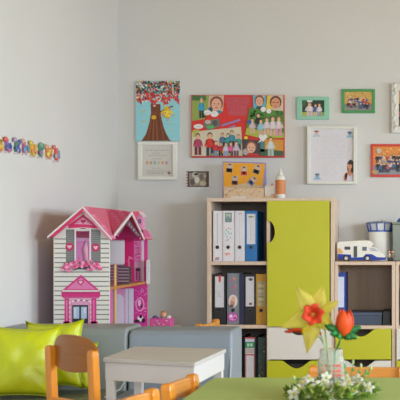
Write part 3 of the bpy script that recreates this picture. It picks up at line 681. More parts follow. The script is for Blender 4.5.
for (px, y0, y1, col, lab), (c1, c2), sh in zip(LET, PAL, SH):
    col, c1, c2 = pale(col), pale(c1), pale(c2)
    def W(u, v, off=.004): return wall_pt(px+u*3.5, y0+(y1-y0)*v, off)
    def bar(q, pts, wd, c, off=.0, th=.012):
        for (u0, v0), (u1, v1) in zip(pts[:-1], pts[1:]):
            d = Vector((u1-u0, (v1-v0)*1.6)); d.normalize(); n = Vector((-d.y, d.x/1.6))*wd
            q.prism([W(u0+n.x, v0+n.y, .001+off), W(u0-n.x, v0-n.y, .001+off), W(u1-n.x, v1-n.y, .001+off), W(u1+n.x, v1+n.y, .001+off)], (th, 0, 0), c)
    q = MB()
    if sh == 'L': bar(q, [(-.5, .1), (-.4, .92)], .25, col); bar(q, [(-.4, .55), (.5, .5), (.55, .95)], .2, c2, .001); bar(q, [(-.4, .9), (.6, .92)], .16, col, .002)
    elif sh == 'K': bar(q, [(-.3, .25), (-.25, .95)], .28, col); bar(q, [(.6, .2), (-.1, .6), (.6, .95)], .2, c2, .001)
    elif sh == 'H': bar(q, [(-.45, .2), (-.3, .95)], .24, col); bar(q, [(-.3, .6), (.5, .5), (.55, .95)], .22, c2, .001)
    elif sh == 'Y': bar(q, [(-.6, .1), (-.1, .55), (.65, .15)], .24, col); bar(q, [(-.1, .5), (.05, .98)], .28, col, .001)
    elif sh == 'U': bar(q, [(-.55, .05), (-.4, .85), (.4, .9), (.6, .25)], .26, col); bar(q, [(-.2, .5), (.2, .55)], .3, c2, .001)
    elif sh == 'I': bar(q, [(-.2, .2), (0, .98)], .3, c1); bar(q, [(.35, .35), (.45, .9)], .25, col, .001)
    else: bar(q, [(-.7, .95), (0, .1), (.7, .95)], .25, col); bar(q, [(-.4, .65), (.4, .65)], .16, c2, .001)
    lt = tag(q.build('wall_letter', 'glossy'), lab, 'wall letter', 'animal letters on the left wall')
    q = MB(); q.ball(W(-.4 if sh != 'Y' else .3, .12, .012), (.009, .013, .013), c1); q.ball(W(.15, .7, .014), (.006, .012, .012), c2); q.ball(W(.45, .85, .013), (.006, .01, .01), c1)
    q.build('animal_detail', 'glossy', lt, smooth=True)
    for sx in (-.55, .45): MB().prism([W(sx-.15, .98, .001), W(sx+.15, .98, .001), W(sx+.15, 1.12, .001), W(sx-.15, 1.12, .001)], (.008, 0, 0), '#C8B8B4').build('foot', 'glossy', lt)

# ------------------------------------------------------------------ sideboard and doll house
SZ = .555
sb = MB()
sb.box(WX+.004, -1.385, 5.18, 6.34, SZ-.022, SZ, WOOD); sb.box(WX+.004, WX+.024, 5.18, 6.34, 0, SZ-.022, WOOD); sb.box(-1.405, -1.385, 5.18, 6.34, 0, SZ-.022, WOOD)
sb.box(WX+.024, -1.405, 5.75, 5.77, .05, SZ-.022, WOOD); sb.box(WX+.024, -1.405, 5.18, 6.34, .05, .07, WOOD)
tag(sb.build('sideboard', 'woodx', bevel=.0015), 'low wooden sideboard under the doll house behind the sofas', 'sideboard')

HF = 5.30; HB = 6.07; hs = HF/F; HL, HR = P(53.6, 0, HF).x, P(109.6, 0, HF).x
dh = thing('doll_house', ((HL+HR)/2, (HF+HB)/2, SZ), 'tall pink and white wooden doll house with gabled pink roof behind the sofa', 'doll house')
PINK, HOT, PALE, TRIM = '#D8307E', '#D01868', '#DE8AB4', '#DAD6D2'
zf = EYE-(287-HY)*hs                                   # upper storey floor
ze = EYE-(237-HY)*hs; zp = EYE-(208.6-HY)*hs; xm = P(82.4, 0, HF).x
def front_pt(x, y, dy=0): p = P(x, y, HF); p.y = HF-dy; return p
# front wall with a window opening: built from pieces round the opening
q = MB(); ops = (75.4, 228, 90.6, 262.5); yb = HY-(SZ-EYE)/hs
def piece(pts, col='#DAD7D0', d=.008): q.prism([front_pt(x, y) for x, y in pts], (0, d, 0), col)
def roofline(x): return 208.6+(82.4-x)*(237-208.6)/(82.4-53.6) if x < 82.4 else 208.6+(x-82.4)*(238.5-208.6)/(109.6-82.4)
piece([(53.6, yb), (53.6, 237), (75.4, roofline(75.4)), (75.4, yb)]); piece([(90.6, yb), (90.6, roofline(90.6)), (109.6, 238.5), (109.6, yb)])
arch = [(75.4+15.2*i/10, 231-3.2*math.sin(PI*i/10)) for i in range(11)]
piece([(75.4, roofline(75.4)), (82.4, 208.6), (90.6, roofline(90.6))]+arch[::-1]); piece([(75.4, 262.5), (90.6, 262.5), (90.6, yb), (75.4, yb)])
q.build('front_wall', 'paint', dh)
# clapboard lines (printed)
q = MB(); f = Flat(q, HF, .0004)
y = 238.5; f.up()
while y < yb-2:
    for a, b in (((54.4, 66) if y < 262 else (54.4, 109.2)), ((100.8, 109.2) if y < 262 else (0, 0))):
        if b > a: f.rect(a, y, b, y+.75, '#585A5C'); f.rect(a, y+.75, b, y+1.15, '#B4B2AE')
    y += 4.72
# shutters
for a, b in ((66, 75), (91, 100.6)):
    f.k = 2; f.rect(a, 229.5, b, 262, '#6C6E70'); f.up()
    for i in range(16): f.rect(a+.6, 230.5+i*1.95, b-.6, 230.5+i*1.95+.7, '#8A8C8C')
f.k = 2; f.ell(83, 230, 12, 1.2, '#C8C8C4')
for (cx, cy) in ((69.6, 246.8), (95.8, 247.6)):
    f.k = 4; f.ell(cx, cy, 4.1, 4.1, '#C01F5E', 22); f.up(); f.heart(cx, cy, 2.3, '#E0B8C8')
# upper pediment
f.k = 3; f.poly([(68.4, 225), (83.2, 214.5), (98.8, 227), (98.6, 228.6), (83, 227.4), (68.4, 228.4)], '#CE2A66'); f.up(); f.poly([(74, 224), (83.2, 217.6), (93, 225), (83, 224.2)], '#D8A0B8'); f.up(); f.heart(83.2, 221.4, 2.6, '#B01A58')
f.up()
for i in range(5): f.ell(76+i*1.2, 223.2-.5*i, .5, .4, '#B83A70', 6); f.ell(90.6-i*1.2, 223.6-.5*i, .5, .4, '#B83A70', 6)
# lower door surround
f.k = 3; f.poly([(61.4, 291), (81, 274.8), (100.4, 291), (100.2, 293), (61.6, 293)], '#CC2A7C'); f.up(); f.poly([(66.5, 289), (81, 277.4), (95.4, 289)], '#D878AC'); f.up(); f.heart(80.8, 282.4, 3.4, '#B81A60'); f.up(); f.heart(80.8, 282.2, 2, '#E0B0C8')
f.k = 5; f.rect(62.6, 290, 99.6, 291.9, '#CFC6C4')
f.k = 3; f.rect(61.6, 292.6, 100.2, 297, '#CC2878'); f.rect(63, 297, 99, 298.5, '#C05A94'); f.rect(64.6, 298.5, 69.2, 324, '#CC2C7E'); f.rect(91.4, 298.5, 96.4, 324, '#CC2C7E'); f.rect(63.2, 321.4, 70.6, 324.4, '#CC2070'); f.rect(90.4, 321.4, 97.8, 324.4, '#CC2070')
f.up(); f.rect(66, 300, 67.6, 321, '#E070AC'); f.rect(93, 300, 94.6, 321, '#E070AC')
f.k = 4; f.rect(70.4, 299, 90.6, yb-.6, '#D898BC'); f.up()
for i in range(7): f.ell(73+i*2.8, 301.6-1.4*math.sin(PI*(i+.5)/7), 1, .8, '#4A3A40' if i % 2 else '#F0E8EC', 8)
for i in range(14): f.ell(71.8, 303+i*1.7, .5, .5, '#C8408A', 5); f.ell(89.4, 303+i*1.7, .5, .5, '#C8408A', 5)
f.up(); f.rect(72.4, 305, 88.2, yb-.6, '#22242E'); f.up(); f.rect(73.6, 306.8, 79.4, 318.6, '#A8BCD8'); f.rect(81.2, 306.8, 87, 318.6, '#A8BCD8'); f.up(); f.rect(74.4, 307.5, 76, 317, '#C8D4E4'); f.rect(84, 307.5, 86, 313, '#C8D4E4')
q.build('front_print', 'paper', dh)
# flower box under the window
q = MB(); rn = random.Random(4)
q.prism([front_pt(x, y, .004) for x, y in [(74, 270.6), (76, 267.5), (83, 266.4), (90, 267.5), (93, 270.8), (88, 269.6), (83, 269), (78, 269.4)]], (0, -.01, 0), '#3E4044')
for i in range(110):
    u = rn.uniform(-1, 1); p = front_pt(82.6+u*19.5, 264.8+3.4*u*u+rn.gauss(0, 1.9), .006+rn.random()*.008)
    q.ball(p, rn.uniform(.005, .009), rn.choice(['#D85A8E', '#E08AB0', '#C83A78', '#E8A8C4', '#D86A9A']), 7, 5)
q.build('flower_box', 'plastic', dh, label='pink flower box under the upper window')
# window trim
q = MB()
for a, b, c_, d in ((74.8, 229, 76.2, 262.5), (89.8, 229, 91.2, 262.5), (74.4, 261.4, 91.6, 263)):
    p0, p1 = front_pt(a, d), front_pt(c_, b); q.box(p0.x, p1.x, HF-.006, HF, p0.z, p1.z, '#E0D0D8')
q.build('window_trim', 'paint', dh)
# curtain and mirror seen through the window
q = MB(); pc = P(87, 250, 5.5); q.tube([P(85.8, 241, 5.44), P(84.6, 249, 5.44), P(86, 262, 5.44)], [.006, .016, .012], '#E8A8C0', 10); q.build('curtain', 'paper', dh, smooth=True)
q = MB(); q.box(HL+.04, HL+.05, 5.5, 5.9, zf+.01, ze-.02, '#C87AB0'); q.build('wallpaper', 'paper', dh)
# walls, floors
q = MB()
q.box(HL, HL+.008, HF+.008, HB, SZ, ze-.004, '#D9A8C4')                      # closed long side against the wall
q.build('side_wall', 'paint', dh)
q = MB(); q.prism([(HL+.008, HB, SZ), (HR, HB, SZ), (HR, HB, ze-.004), (xm, HB, zp-.012), (HL+.008, HB, ze-.004)], (0, -.008, 0), '#D5398C'); q.build('end_wall', 'paint', dh, label='hot pink end wall')
q = MB(); q.box(HL+.008, HR+.006, HF+.008, HB-.008, zf-.014, zf, '#B87838'); q.build('upper_floor', 'beechx', dh, label='orange wooden upper floor')
q = MB(); q.box(HL+.008, HR+.01, HF+.008, HB-.008, SZ, SZ+.012, '#C0B0B4'); q.build('base', 'paint', dh)
# prints on the end wall (seen through the open side)
HE = HB-.008; q = MB(); f = Flat(q, HE, .0005); f.up()
f.rect(108, 240, 124.6, 262.5, '#D4CCD8'); f.rect(108, 262.5, 124.6, 285, '#6E5A66'); f.up()
for i in range(7): f.rect(110, 264+i*3, 124, 265.2+i*3, '#B898A8')
f.k = 1; f.rect(124.6, 238, 133.6, 284.2, '#D01A6C'); f.up(); f.poly([(127.6, 262), (129, 256), (133, 258), (133, 259.5), (130, 258.6), (128.6, 263)], '#E080AC'); f.poly([(127, 282), (128.4, 262), (130, 262), (128.4, 282)], '#E080AC'); f.rect(125, 281.6, 134.5, 283, '#E0C8D4')
f.k = 1; f.rect(134.2, 241, 141.6, 284.2, '#D87AAE'); f.up()
for i in range(5): f.ell(137.8, 245+i*3, 2.8, .6, '#8A2A60' if i % 2 else '#D04A90', 10)
for i in range(26): f.ell(rn.uniform(134.6, 141), rn.uniform(242, 283), .7, .6, rn.choice(['#C83A88', '#E8B0D0', '#B82870']), 6)
f.up(); f.rect(134.5, 262, 141.5, 269, '#D8A8C4'); f.rect(136, 268, 140, 271, '#3A3038'); f.rect(136.4, 271, 137.2, 280, '#4A3A44'); f.rect(139, 271, 139.8, 280, '#4A3A44')
f.k = 1; f.rect(141.6, 240, 144, 284, '#DAD0D6')
# lower storey
f.k = 1; f.rect(104, 288.5, 125.5, 327, '#D094BC'); f.up(); f.poly([(113.6, 327), (113.6, 298)]+[(113.6+10.6*i/8, 298-4*math.sin(PI*i/8)) for i in range(1, 8)]+[(124.2, 298), (124.2, 327)], '#CDCBDA'); f.k = 1
f.rect(125.5, 288.5, 133.6, 327, '#CFCCDC'); f.up(); f.rect(128, 289, 129, 327, '#A8A6BC')
f.k = 1; f.rect(133.8, 288, 147, 327, '#C62E8E'); f.up()
for i in range(60): f.ell(rn.uniform(134.6, 146.6), rn.uniform(288.5, 322), .8, .6, rn.choice(['#E080BC', '#E8A8D0', '#A82078', '#D858A4']), 6)
f.up(); f.ell(140, 304.5, 4.6, 7, '#E098C8', 20); f.up(); f.ell(140, 304.5, 3.4, 5.6, '#C22C8C', 20); f.up(); f.ell(139.6, 303, 1.6, 3.4, '#E8B8D8'); f.ell(141.4, 306, 1, 2, '#4A2040')
f.up(); f.ell(140.6, 318.4, 3, 3, '#F0DCE8'); f.ell(137, 321, 3, 1.6, '#2A1A2A'); f.ell(143.6, 320.4, 1.8, 2.4, '#2A1A2A'); f.ell(140.8, 316.6, 1.6, 1.6, '#3A1A30')
q.build('interior_print', 'paper', dh)
q = MB()
q.box(HR-.008, HR, HF+.008, HF+.03, SZ+.012, zf-.014, '#C84A9A'); q.build('corner_post', 'paper', dh)
q = MB(); ppx = P(115, 0, 5.43); q.lathe([(.0075, SZ), (.0075, EYE-(264.5-HY)*5.43/F)], (ppx.x, 5.43, 0), '#C8975A', 12); q.build('pole', 'beech', dh, label='pale wooden lift pole', smooth=False)
# hanging white board at upper left of the opening (lift cabin) and dresser
q = MB(); a, b = P(110.5, 0, 5.56), P(124.2, 0, 5.56)
q.box(a.x, b.x, 5.56, 5.565, EYE-(264-HY)*5.56/F, EYE-(241-HY)*5.56/F, '#CBC9D2'); q.build('room_divider', 'paint', dh)
q = MB(); 
for i in range(5):
    z = zf+.012+i*.017; q.box(a.x+.01, b.x-.004, 5.66, 5.72, z, z+.006, '#A88A9A'); 
q.box(a.x+.01, b.x-.004, 5.665, 5.72, zf+.001, zf+.095, '#54464E'); q.build('dresser', 'paint', dh)
# roof
def slope(name, xa, za, xb, zb, y0, y1, th, col, mat='paint', tiles=None):
    q = MB(); d = Vector((xb-xa, 0, zb-za)).normalized(); n = Vector((-d.z, 0, d.x)); n = n if n.z > 0 else -n
    q.prism([Vector((xa, y0, za)), Vector((xb, y0, zb)), Vector((xb, y1, zb)), Vector((xa, y1, za))], n*th, col)
    if tiles:
        L_ = (Vector((xb, 0, zb))-Vector((xa, 0, za))).length; rows = 9; c0 = Vector((xa, y0, za))+n*(th)
        for i in range(rows):
            u0 = L_*i/rows; u1 = u0+L_/rows
            lo = c0+d*u1; cl = 18; w_ = (y1-y0)/cl
            for j in range(cl):
                yo = (y0 + w_*j)-y0; sh = w_*.5 if i % 2 else 0
                ya = min(yo+sh, y1-y0); yb_ = min(yo+sh+w_*.86, y1-y0)
                if yb_ <= ya: continue
                p = c0+d*(u0+L_/rows*.12)+Vector((0, ya, 0))
                q.prism([p, p+d*(L_/rows*.8), p+d*(L_/rows*.8)+Vector((0, yb_-ya, 0)), p+Vector((0, yb_-ya, 0))], n*.0014, tiles[(i*7+j*3) % len(tiles)])
    return q.build(name, mat, dh)
HV = HF-.034; hv = HV/F; xm = P(82.6, 0, HV).x
zr = EYE-(206.0-HY)*hv; xL = P(47.4, 0, HV).x; zL = EYE-(236.4-HY)*hv; xR = P(111.8, 0, HV).x; zR = EYE-(238.4-HY)*hv
slope('roof_slope', xm, zr-.006, xL, zL-.006, HF-.03, HB+.02, .006, '#C84A7C', tiles=['#D0568A', '#C84A7C', '#D8689A'])
TR = ['#DC76A0', '#D26692', '#E288AC']
GY0, GY1 = -(HR+.012)*F/(PX-113.6), -(HR+.012)*F/(PX-143.4)
slope('roof_slope', xm, zr-.006, xR, zR-.006, HF-.03, GY0, .006, '#C8506E', tiles=TR)
slope('roof_slope', xm, zr-.006, xR, zR-.006, GY1, HB+.02, .006, '#C8506E', tiles=TR)
GYP = -(HR+.012)*F/(PX-131)
q = MB()
for ya in (GY0, GY1): q.prism([(xm, ya, zr-.006), (xm, GYP, zr-.006), (xR-.004, ya+(.004 if ya < GYP else -.004), zR-.004)], (.004, 0, .005), '#CE5C7A')
q.build('roof_valley', 'paint', dh)
q = MB()
for (xa, za, xb, zb) in ((xm, zr, xL, zL), (xm, zr, xR, zR)):
    q.prism([(xa, HF-.034, za+.001), (xb, HF-.034, zb+.001), (xb, HF-.034, zb-.010), (xa, HF-.034, za-.010)], (0, .006, 0), '#DAD3D4')
q.build('barge_board', 'paint', dh)
q = MB()
q.prism([(xm, HF-.03, zr-.010), (xL+.012, HF-.03, zL-.002), (xL+.03, HF-.03, zL-.004), (xm, HF-.03, zr-.030)], (0, .004, 0), '#D02C62')
q.prism([(xm, HF-.03, zr-.010), (xR-.006, HF-.03, zR-.002), (xR-.02, HF-.03, zR-.004), (xm, HF-.03, zr-.026)], (0, .004, 0), '#D88AA0')
q.build('barge_print', 'paper', dh, label='pink scalloped gable edging')
# cross gable on the open side
gp = P(131, 212.2, 5.72); gx = HR+.012; gy0 = -gx*F/(PX-113.6); gy1 = -gx*F/(PX-143.4); gyp = -gx*F/(PX-131)
gzp = EYE-(212-HY)*gyp/F; gz0 = EYE-(234.5-HY)*gy0/F; gz1 = EYE-(238.5-HY)*gy1/F
q = MB(); bk = xm+.004
def tri_roof(p0, p1, r0, r1, cols):
    """p0-p1 eave line at the face, r0-r1 the ridge"""
    q.add([p0, p1, r1, r0], [(0, 1, 2, 3)], cols[0])
ridge_in = Vector((bk, gyp, zr-.004)); face_pk = Vector((gx, gyp, gzp))
e0 = Vector((gx, gy0, gz0)); e1 = Vector((gx, gy1, gz1)); v0 = Vector((xR-.008, gy0, zR+.004)); v1 = Vector((xR-.008, gy1, zR+.004))
q.add([face_pk, e0, v0, ridge_in], [(0, 1, 2, 3), (3, 2, 1, 0)], '#C02058'); q.add([face_pk, ridge_in, v1, e1], [(0, 1, 2, 3)], '#C02058')
for i in range(6):
    for j in range(9):
        a = (i+.08)/6; b = (i+.9)/6; c0, c1 = (j+.08)/9, (j+.9)/9
        def lerp(u, v): 
            top = face_pk.lerp(ridge_in, v); bot = e0.lerp(v0, v); return top.lerp(bot, u)+Vector((0, -.003, .003))
        q.add([lerp(c0, a), lerp(c1, a), lerp(c1, b), lerp(c0, b)], [(0, 1, 2, 3)], ['#D04478', '#C83068', '#D85A88'][(i+j) % 3])
q.build('cross_roof', 'paint', dh, label='deep pink cross gable roof')
q = MB()
for (A, B) in ((face_pk, e0), (face_pk, e1)):
    q.prism([A+Vector((.001, 0, .004)), B+Vector((.001, 0, .004)), B+Vector((.001, 0, -.012)), A+Vector((.001, 0, -.014))], (.006, 0, 0), '#DCC8D0')
q.build('barge_board', 'paint', dh)
q = MB(); A = face_pk+Vector((-.03, 0, -.016)); 
q.prism([A, e0.lerp(A, .12)+Vector((-.0, .03, -.004)), e0.lerp(A, .3)+Vector((0, .06, -.02)), A+Vector((0, 0, -.045)), e1.lerp(A, .3)+Vector((0, -.06, -.02)), e1.lerp(A, .12)+Vector((0, -.03, -.004))], (.004, 0, 0), '#5A4A54')
for i in range(12):
    t_ = i/11; B = (e0 if i < 6 else e1).lerp(A, .25+.12*(i % 6)); q.ball(B+Vector((.006, 0, -.03)), (.003, .006, .006), '#D88AB0', 7, 5)
q.build('gable_lattice', 'paint', dh)
# small dormer near the far end
q = MB(); Yd = 5.93
def pd(x, y, dy=0): p = P(x, y, Yd); p.y = Yd+dy; return p
q.prism([pd(136.6, 216), pd(139.4, 212.4), pd(143, 216), pd(143, 233), pd(136.6, 233)], (0, .05, 0), '#D890B8'); q.build('dormer', 'paint', dh)
q = MB(); q.prism([pd(132, 219.6, -.006), pd(139.6, 210.6, -.006), pd(140.2, 212.2, -.006), pd(135, 219.8, -.006)], (0, .07, 0), '#DC6A80'); q.prism([pd(131.2, 211.8, -.007), pd(139.8, 211.4, -.007), pd(135.4, 219.2, -.007)], (0, .004, 0), '#DC5A74')
q.prism([pd(139.4, 210.8, -.008), pd(144, 216.4, -.008), pd(143.2, 217.4, -.008), pd(139.2, 212.8, -.008)], (0, .07, 0), '#E0C8D0'); q.build('dormer_roof', 'paint', dh)
q = MB(); q.prism([pd(138.4, 219, -.001), pd(141.4, 219, -.001), pd(141.4, 223.4, -.001), pd(138.4, 223.4, -.001)], (0, -.003, 0), '#7A6A8A'); q.build('dormer_window', 'glossy', dh)
q = MB(); q.prism([pd(141, 229.4), pd(146.4, 230.2), pd(151, 236.8), pd(142.6, 236.2)], (0, .03, 0), '#D86A9C'); q.build('end_eave', 'paint', dh)
# white slatted side piece at the far right end
q = MB(); 
for i in range(6):
    p0, p1 = P(146.6, 264.6+i*3.7, 6.0), P(150, 261.6+i*3.7, 6.0); q.box(p0.x, p1.x, 5.99, 6.0, p0.z, p1.z, '#D8D8D8')
a, b = P(146.6, 284, 6.0), P(147.4, 260, 6.0); q.box(a.x, b.x, 5.992, 6.06, a.z, b.z, '#C8C8CC')
q.build('end_slats', 'paint', dh)

# pink box with small doll
Yp = 6.18; a, b = P(149.5, 0, Yp).x, P(170.5, 0, Yp).x; z0 = SZ; z1 = EYE-(318.4-HY)*Yp/F
pb = thing('pink_toy_box', ((a+b)/2, Yp+.05, SZ), 'low pink toy box right of the doll house, peeping over the sofa', 'box')
q = MB(); q.box(a, b, Yp, Yp+.004, z0, z1, '#D05A9A'); q.box(a, b, Yp+.096, Yp+.1, z0, z1, '#D05A9A'); q.box(a, a+.004, Yp+.004, Yp+.096, z0, z1, '#D05A9A'); q.box(b-.004, b, Yp+.004, Yp+.096, z0, z1, '#D05A9A'); q.box(a+.004, b-.004, Yp+.004, Yp+.096, z0, z0+.004, '#D05A9A'); q.build('box_body', 'glossy', pb, bevel=.001)
q = MB(); f = Flat(q, Yp-.0005, .0004)
for i in range(22): f.ell(151+rn.random()*18, 320.6+rn.random()*9, 1, .7, rn.choice(['#E8A0C8', '#C03080', '#F0C0DC']), 7)
q.build('box_print', 'paper', pb)
c = P(161.8, 0, Yp); q = MB(); dz = z0+.006
q.lathe([(.016, 0), (.020, .02), (.014, .045), (.008, .052)], (c.x, Yp+.04, dz), '#4AA8A0', 12); 
dl = tag(q.build('toy_doll', 'plastic', smooth=True, loc=(c.x, Yp+.04, dz)), 'small blond toy doll sitting in the pink box', 'doll')
q = MB(); q.ball((c.x, Yp+.036, dz+.066), .017, '#D8A082'); 
for sx in (-1, 1): q.ball((c.x+sx*.006, Yp+.021, dz+.068), .0018, '#3A2A22', 6, 4)
q.tube([(c.x+.014, Yp+.035, dz+.045), (c.x+.026, Yp+.03, dz+.05)], .004, '#D8A082', 6); q.build('head', 'plastic', dl, smooth=True)
q = MB(); q.ball((c.x+.001, Yp+.043, dz+.072), (.0185, .017, .019), '#B8743A'); q.build('hair', 'plastic', dl, smooth=True)
q = MB(); c2 = P(153.2, 0, Yp); q.ball((c2.x, Yp+.045, z1+.002), (.016, .014, .013), '#6A4A90'); q.lathe([(.010, 0), (.014, .04)], (c2.x, Yp+.045, z0+.005), '#6A4A90', 10)
tag(q.build('toy_ball', 'plastic', smooth=True), 'purple toy in the left end of the pink box', 'toy')
q = MB(); c3 = P(166.6, 0, Yp); q.lathe([(.012, 0), (.014, .03), (.016, .056), (.009, .063)], (c3.x, Yp+.05, z0+.005), '#C8C4CC', 12)
tag(q.build('toy_cup', 'plastic', smooth=True), 'pale toy cup in the right end of the pink box', 'toy')

# ------------------------------------------------------------------ sofas
SF, SBK, STOP = 4.86, 5.14, .672
def sofa(x0, x1, lab, colour, seatc, STOP, front=4.5):
    t = thing('foam_sofa', ((x0+x1)/2, (front+SBK)/2, 0), lab, 'sofa', 'foam sofa sections')
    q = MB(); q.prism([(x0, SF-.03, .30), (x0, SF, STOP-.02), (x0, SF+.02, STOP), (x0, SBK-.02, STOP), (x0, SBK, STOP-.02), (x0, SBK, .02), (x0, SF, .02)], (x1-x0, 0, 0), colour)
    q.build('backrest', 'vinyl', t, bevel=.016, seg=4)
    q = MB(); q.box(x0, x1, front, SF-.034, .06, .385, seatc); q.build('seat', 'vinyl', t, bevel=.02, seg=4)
    q = MB()
    for z in (STOP-.004,):
        q.tube([(x1-.008, SF+.012, STOP-.014), (x1-.008, SF-.012, .5), (x1-.008, SF-.03, .41), (x1-.008, SF-.09, .392), (x1-.008, front+.03, .392)], .004, '#A8B0B4', 6)
    q.build('piping', 'vinyl', t, smooth=True, label='pale piping along the edge')
    for sx in (x0+.08, x1-.08):
        for sy, zz in ((front+.06, .06), (SBK-.06, .02)): MB().lathe([(.02, 0), (.024, zz)], (sx, sy, 0), '#2A2A2C', 12).build('foot', 'plastic', t)
    return t
xs = P(127.2, 0, SF).x; xe = P(232.5, 0, SF).x
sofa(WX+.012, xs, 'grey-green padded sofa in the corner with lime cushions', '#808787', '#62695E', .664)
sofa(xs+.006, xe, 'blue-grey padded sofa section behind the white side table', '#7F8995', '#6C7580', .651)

# ------------------------------------------------------------------ cushions
def cushion(c, wd, ht, th, tilt, yaw, roll, lab, seed):
    r = random.Random(seed); n = 22; vs = []; fs = []
    def sh(u, v, s_):
        k = .07; ear = (abs(u)**6)*(abs(v)**6)
        x = u*(1-k*(1-v*v))*wd/2*(1+.07*ear); z = v*(1-k*(1-u*u))*ht/2*(1+.09*ear)
        e = max(0, (1-u**4))*max(0, (1-v**4)); y = s_*th/2*(e**.55)
        y += s_*.006*math.sin(u*7+seed)*math.cos(v*5+seed*2)*e
        crease = .0022*math.sin(14*math.atan2(v, u)+seed)*(abs(u)+abs(v))*e**.3
        return Vector((x, y+s_*crease, z))
    R = Matrix.Rotation(yaw, 3, 'Z') @ Matrix.Rotation(tilt, 3, 'X') @ Matrix.Rotation(roll, 3, 'Y')
    for s_ in (-1, 1):
        k = len(vs)
        for i in range(n+1):
            for j in range(n+1): vs.append(c+R @ sh(-1+2*i/n, -1+2*j/n, s_))
        for i in range(n):
            for j in range(n):
                a = k+i*(n+1)+j; q = (a, a+n+1, a+n+2, a+1); fs.append(q if s_ < 0 else q[::-1])
    m = MB(); m.add(vs, fs, '#B9C210')
    o = tag(m.build('cushion', 'satin', smooth=True), lab, 'cushion', 'lime cushions on the corner sofa')
    wm = o.modifiers.new('weld', 'WELD'); wm.merge_threshold = .0005
    m = MB(); pts = []
    for t_ in range(40):
        a = t_/40*4; sd = int(a); f_ = a-sd
        u, v = [(-1+2*f_, -1), (1, -1+2*f_), (1-2*f_, 1), (-1, 1-2*f_)][sd]; pts.append(c+R @ sh(u, v, 1))
    pts.append(pts[0]); m.tube(pts, .0028, '#AEB80E', 6); m.build('seam', 'satin', o, smooth=True)
    return o
cushion(P(23.5, 361.8, 4.57), .29, .300, .115, -.16, .10, .02, 'largest lime cushion at the left end of the sofa', 1)
cushion(P(54, 354.6, 4.69), .25, .285, .09, -.16, -.05, -.04, 'lime cushion behind the largest one with its corner pointing up', 2)
cushion(P(79, 364, 4.755), .13, .20, .07, -.22, -.15, .12, 'small lime cushion at the right behind the beech chair', 3)

# ------------------------------------------------------------------ white side table
TZ = .62
def P_at(px, py, z): Y = (EYE-z)*F/(py-HY); return Vector(((px-PX)*Y/F, Y, z))
cn = [P_at(103.2, 358, TZ), P_at(194.8, 362.8, TZ), P_at(226, 348.8, TZ), P_at(134.8, 346.2, TZ)]
ctr = sum(cn, Vector())/4
st = thing('side_table', (ctr.x, ctr.y, 0), 'square white wooden side table in front of the blue-grey sofa', 'table')
def inset(d, z):
    r = []
    for p in cn:
        v = (p-ctr); v.z = 0; r.append(Vector((p.x, p.y, z))-v.normalized()*d)
    return r
q = MB(); q.prism(inset(0, TZ-.016), (0, 0, .016), '#BAB6B2'); q.build('table_top', 'woodx', st, bevel=.002)
q = MB(); lo, hi = inset(.008, TZ-.085), inset(.036, TZ-.085)
for i in range(4):
    j = (i+1) % 4; q.prism([lo[i], lo[j], hi[j], hi[i]], (0, 0, .0685), '#CBC9C8')
q.build('apron', 'paint', st, bevel=.001)
for i in range(4):
    v = (ctr-cn[i]); v.z = 0; v.normalize(); a = (cn[(i+1) % 4]-cn[i]); a.z = 0; a.normalize(); b = (cn[(i+3) % 4]-cn[i]); b.z = 0; b.normalize()
    p = Vector((cn[i].x, cn[i].y, 0))+a*.009+b*.009; L_ = .036
    q = MB(); q.prism([p, p+a*L_, p+a*L_+b*L_, p+b*L_], (0, 0, TZ-.0165), '#CFCDCC'); q.build('leg', 'paint', st, bevel=.001)

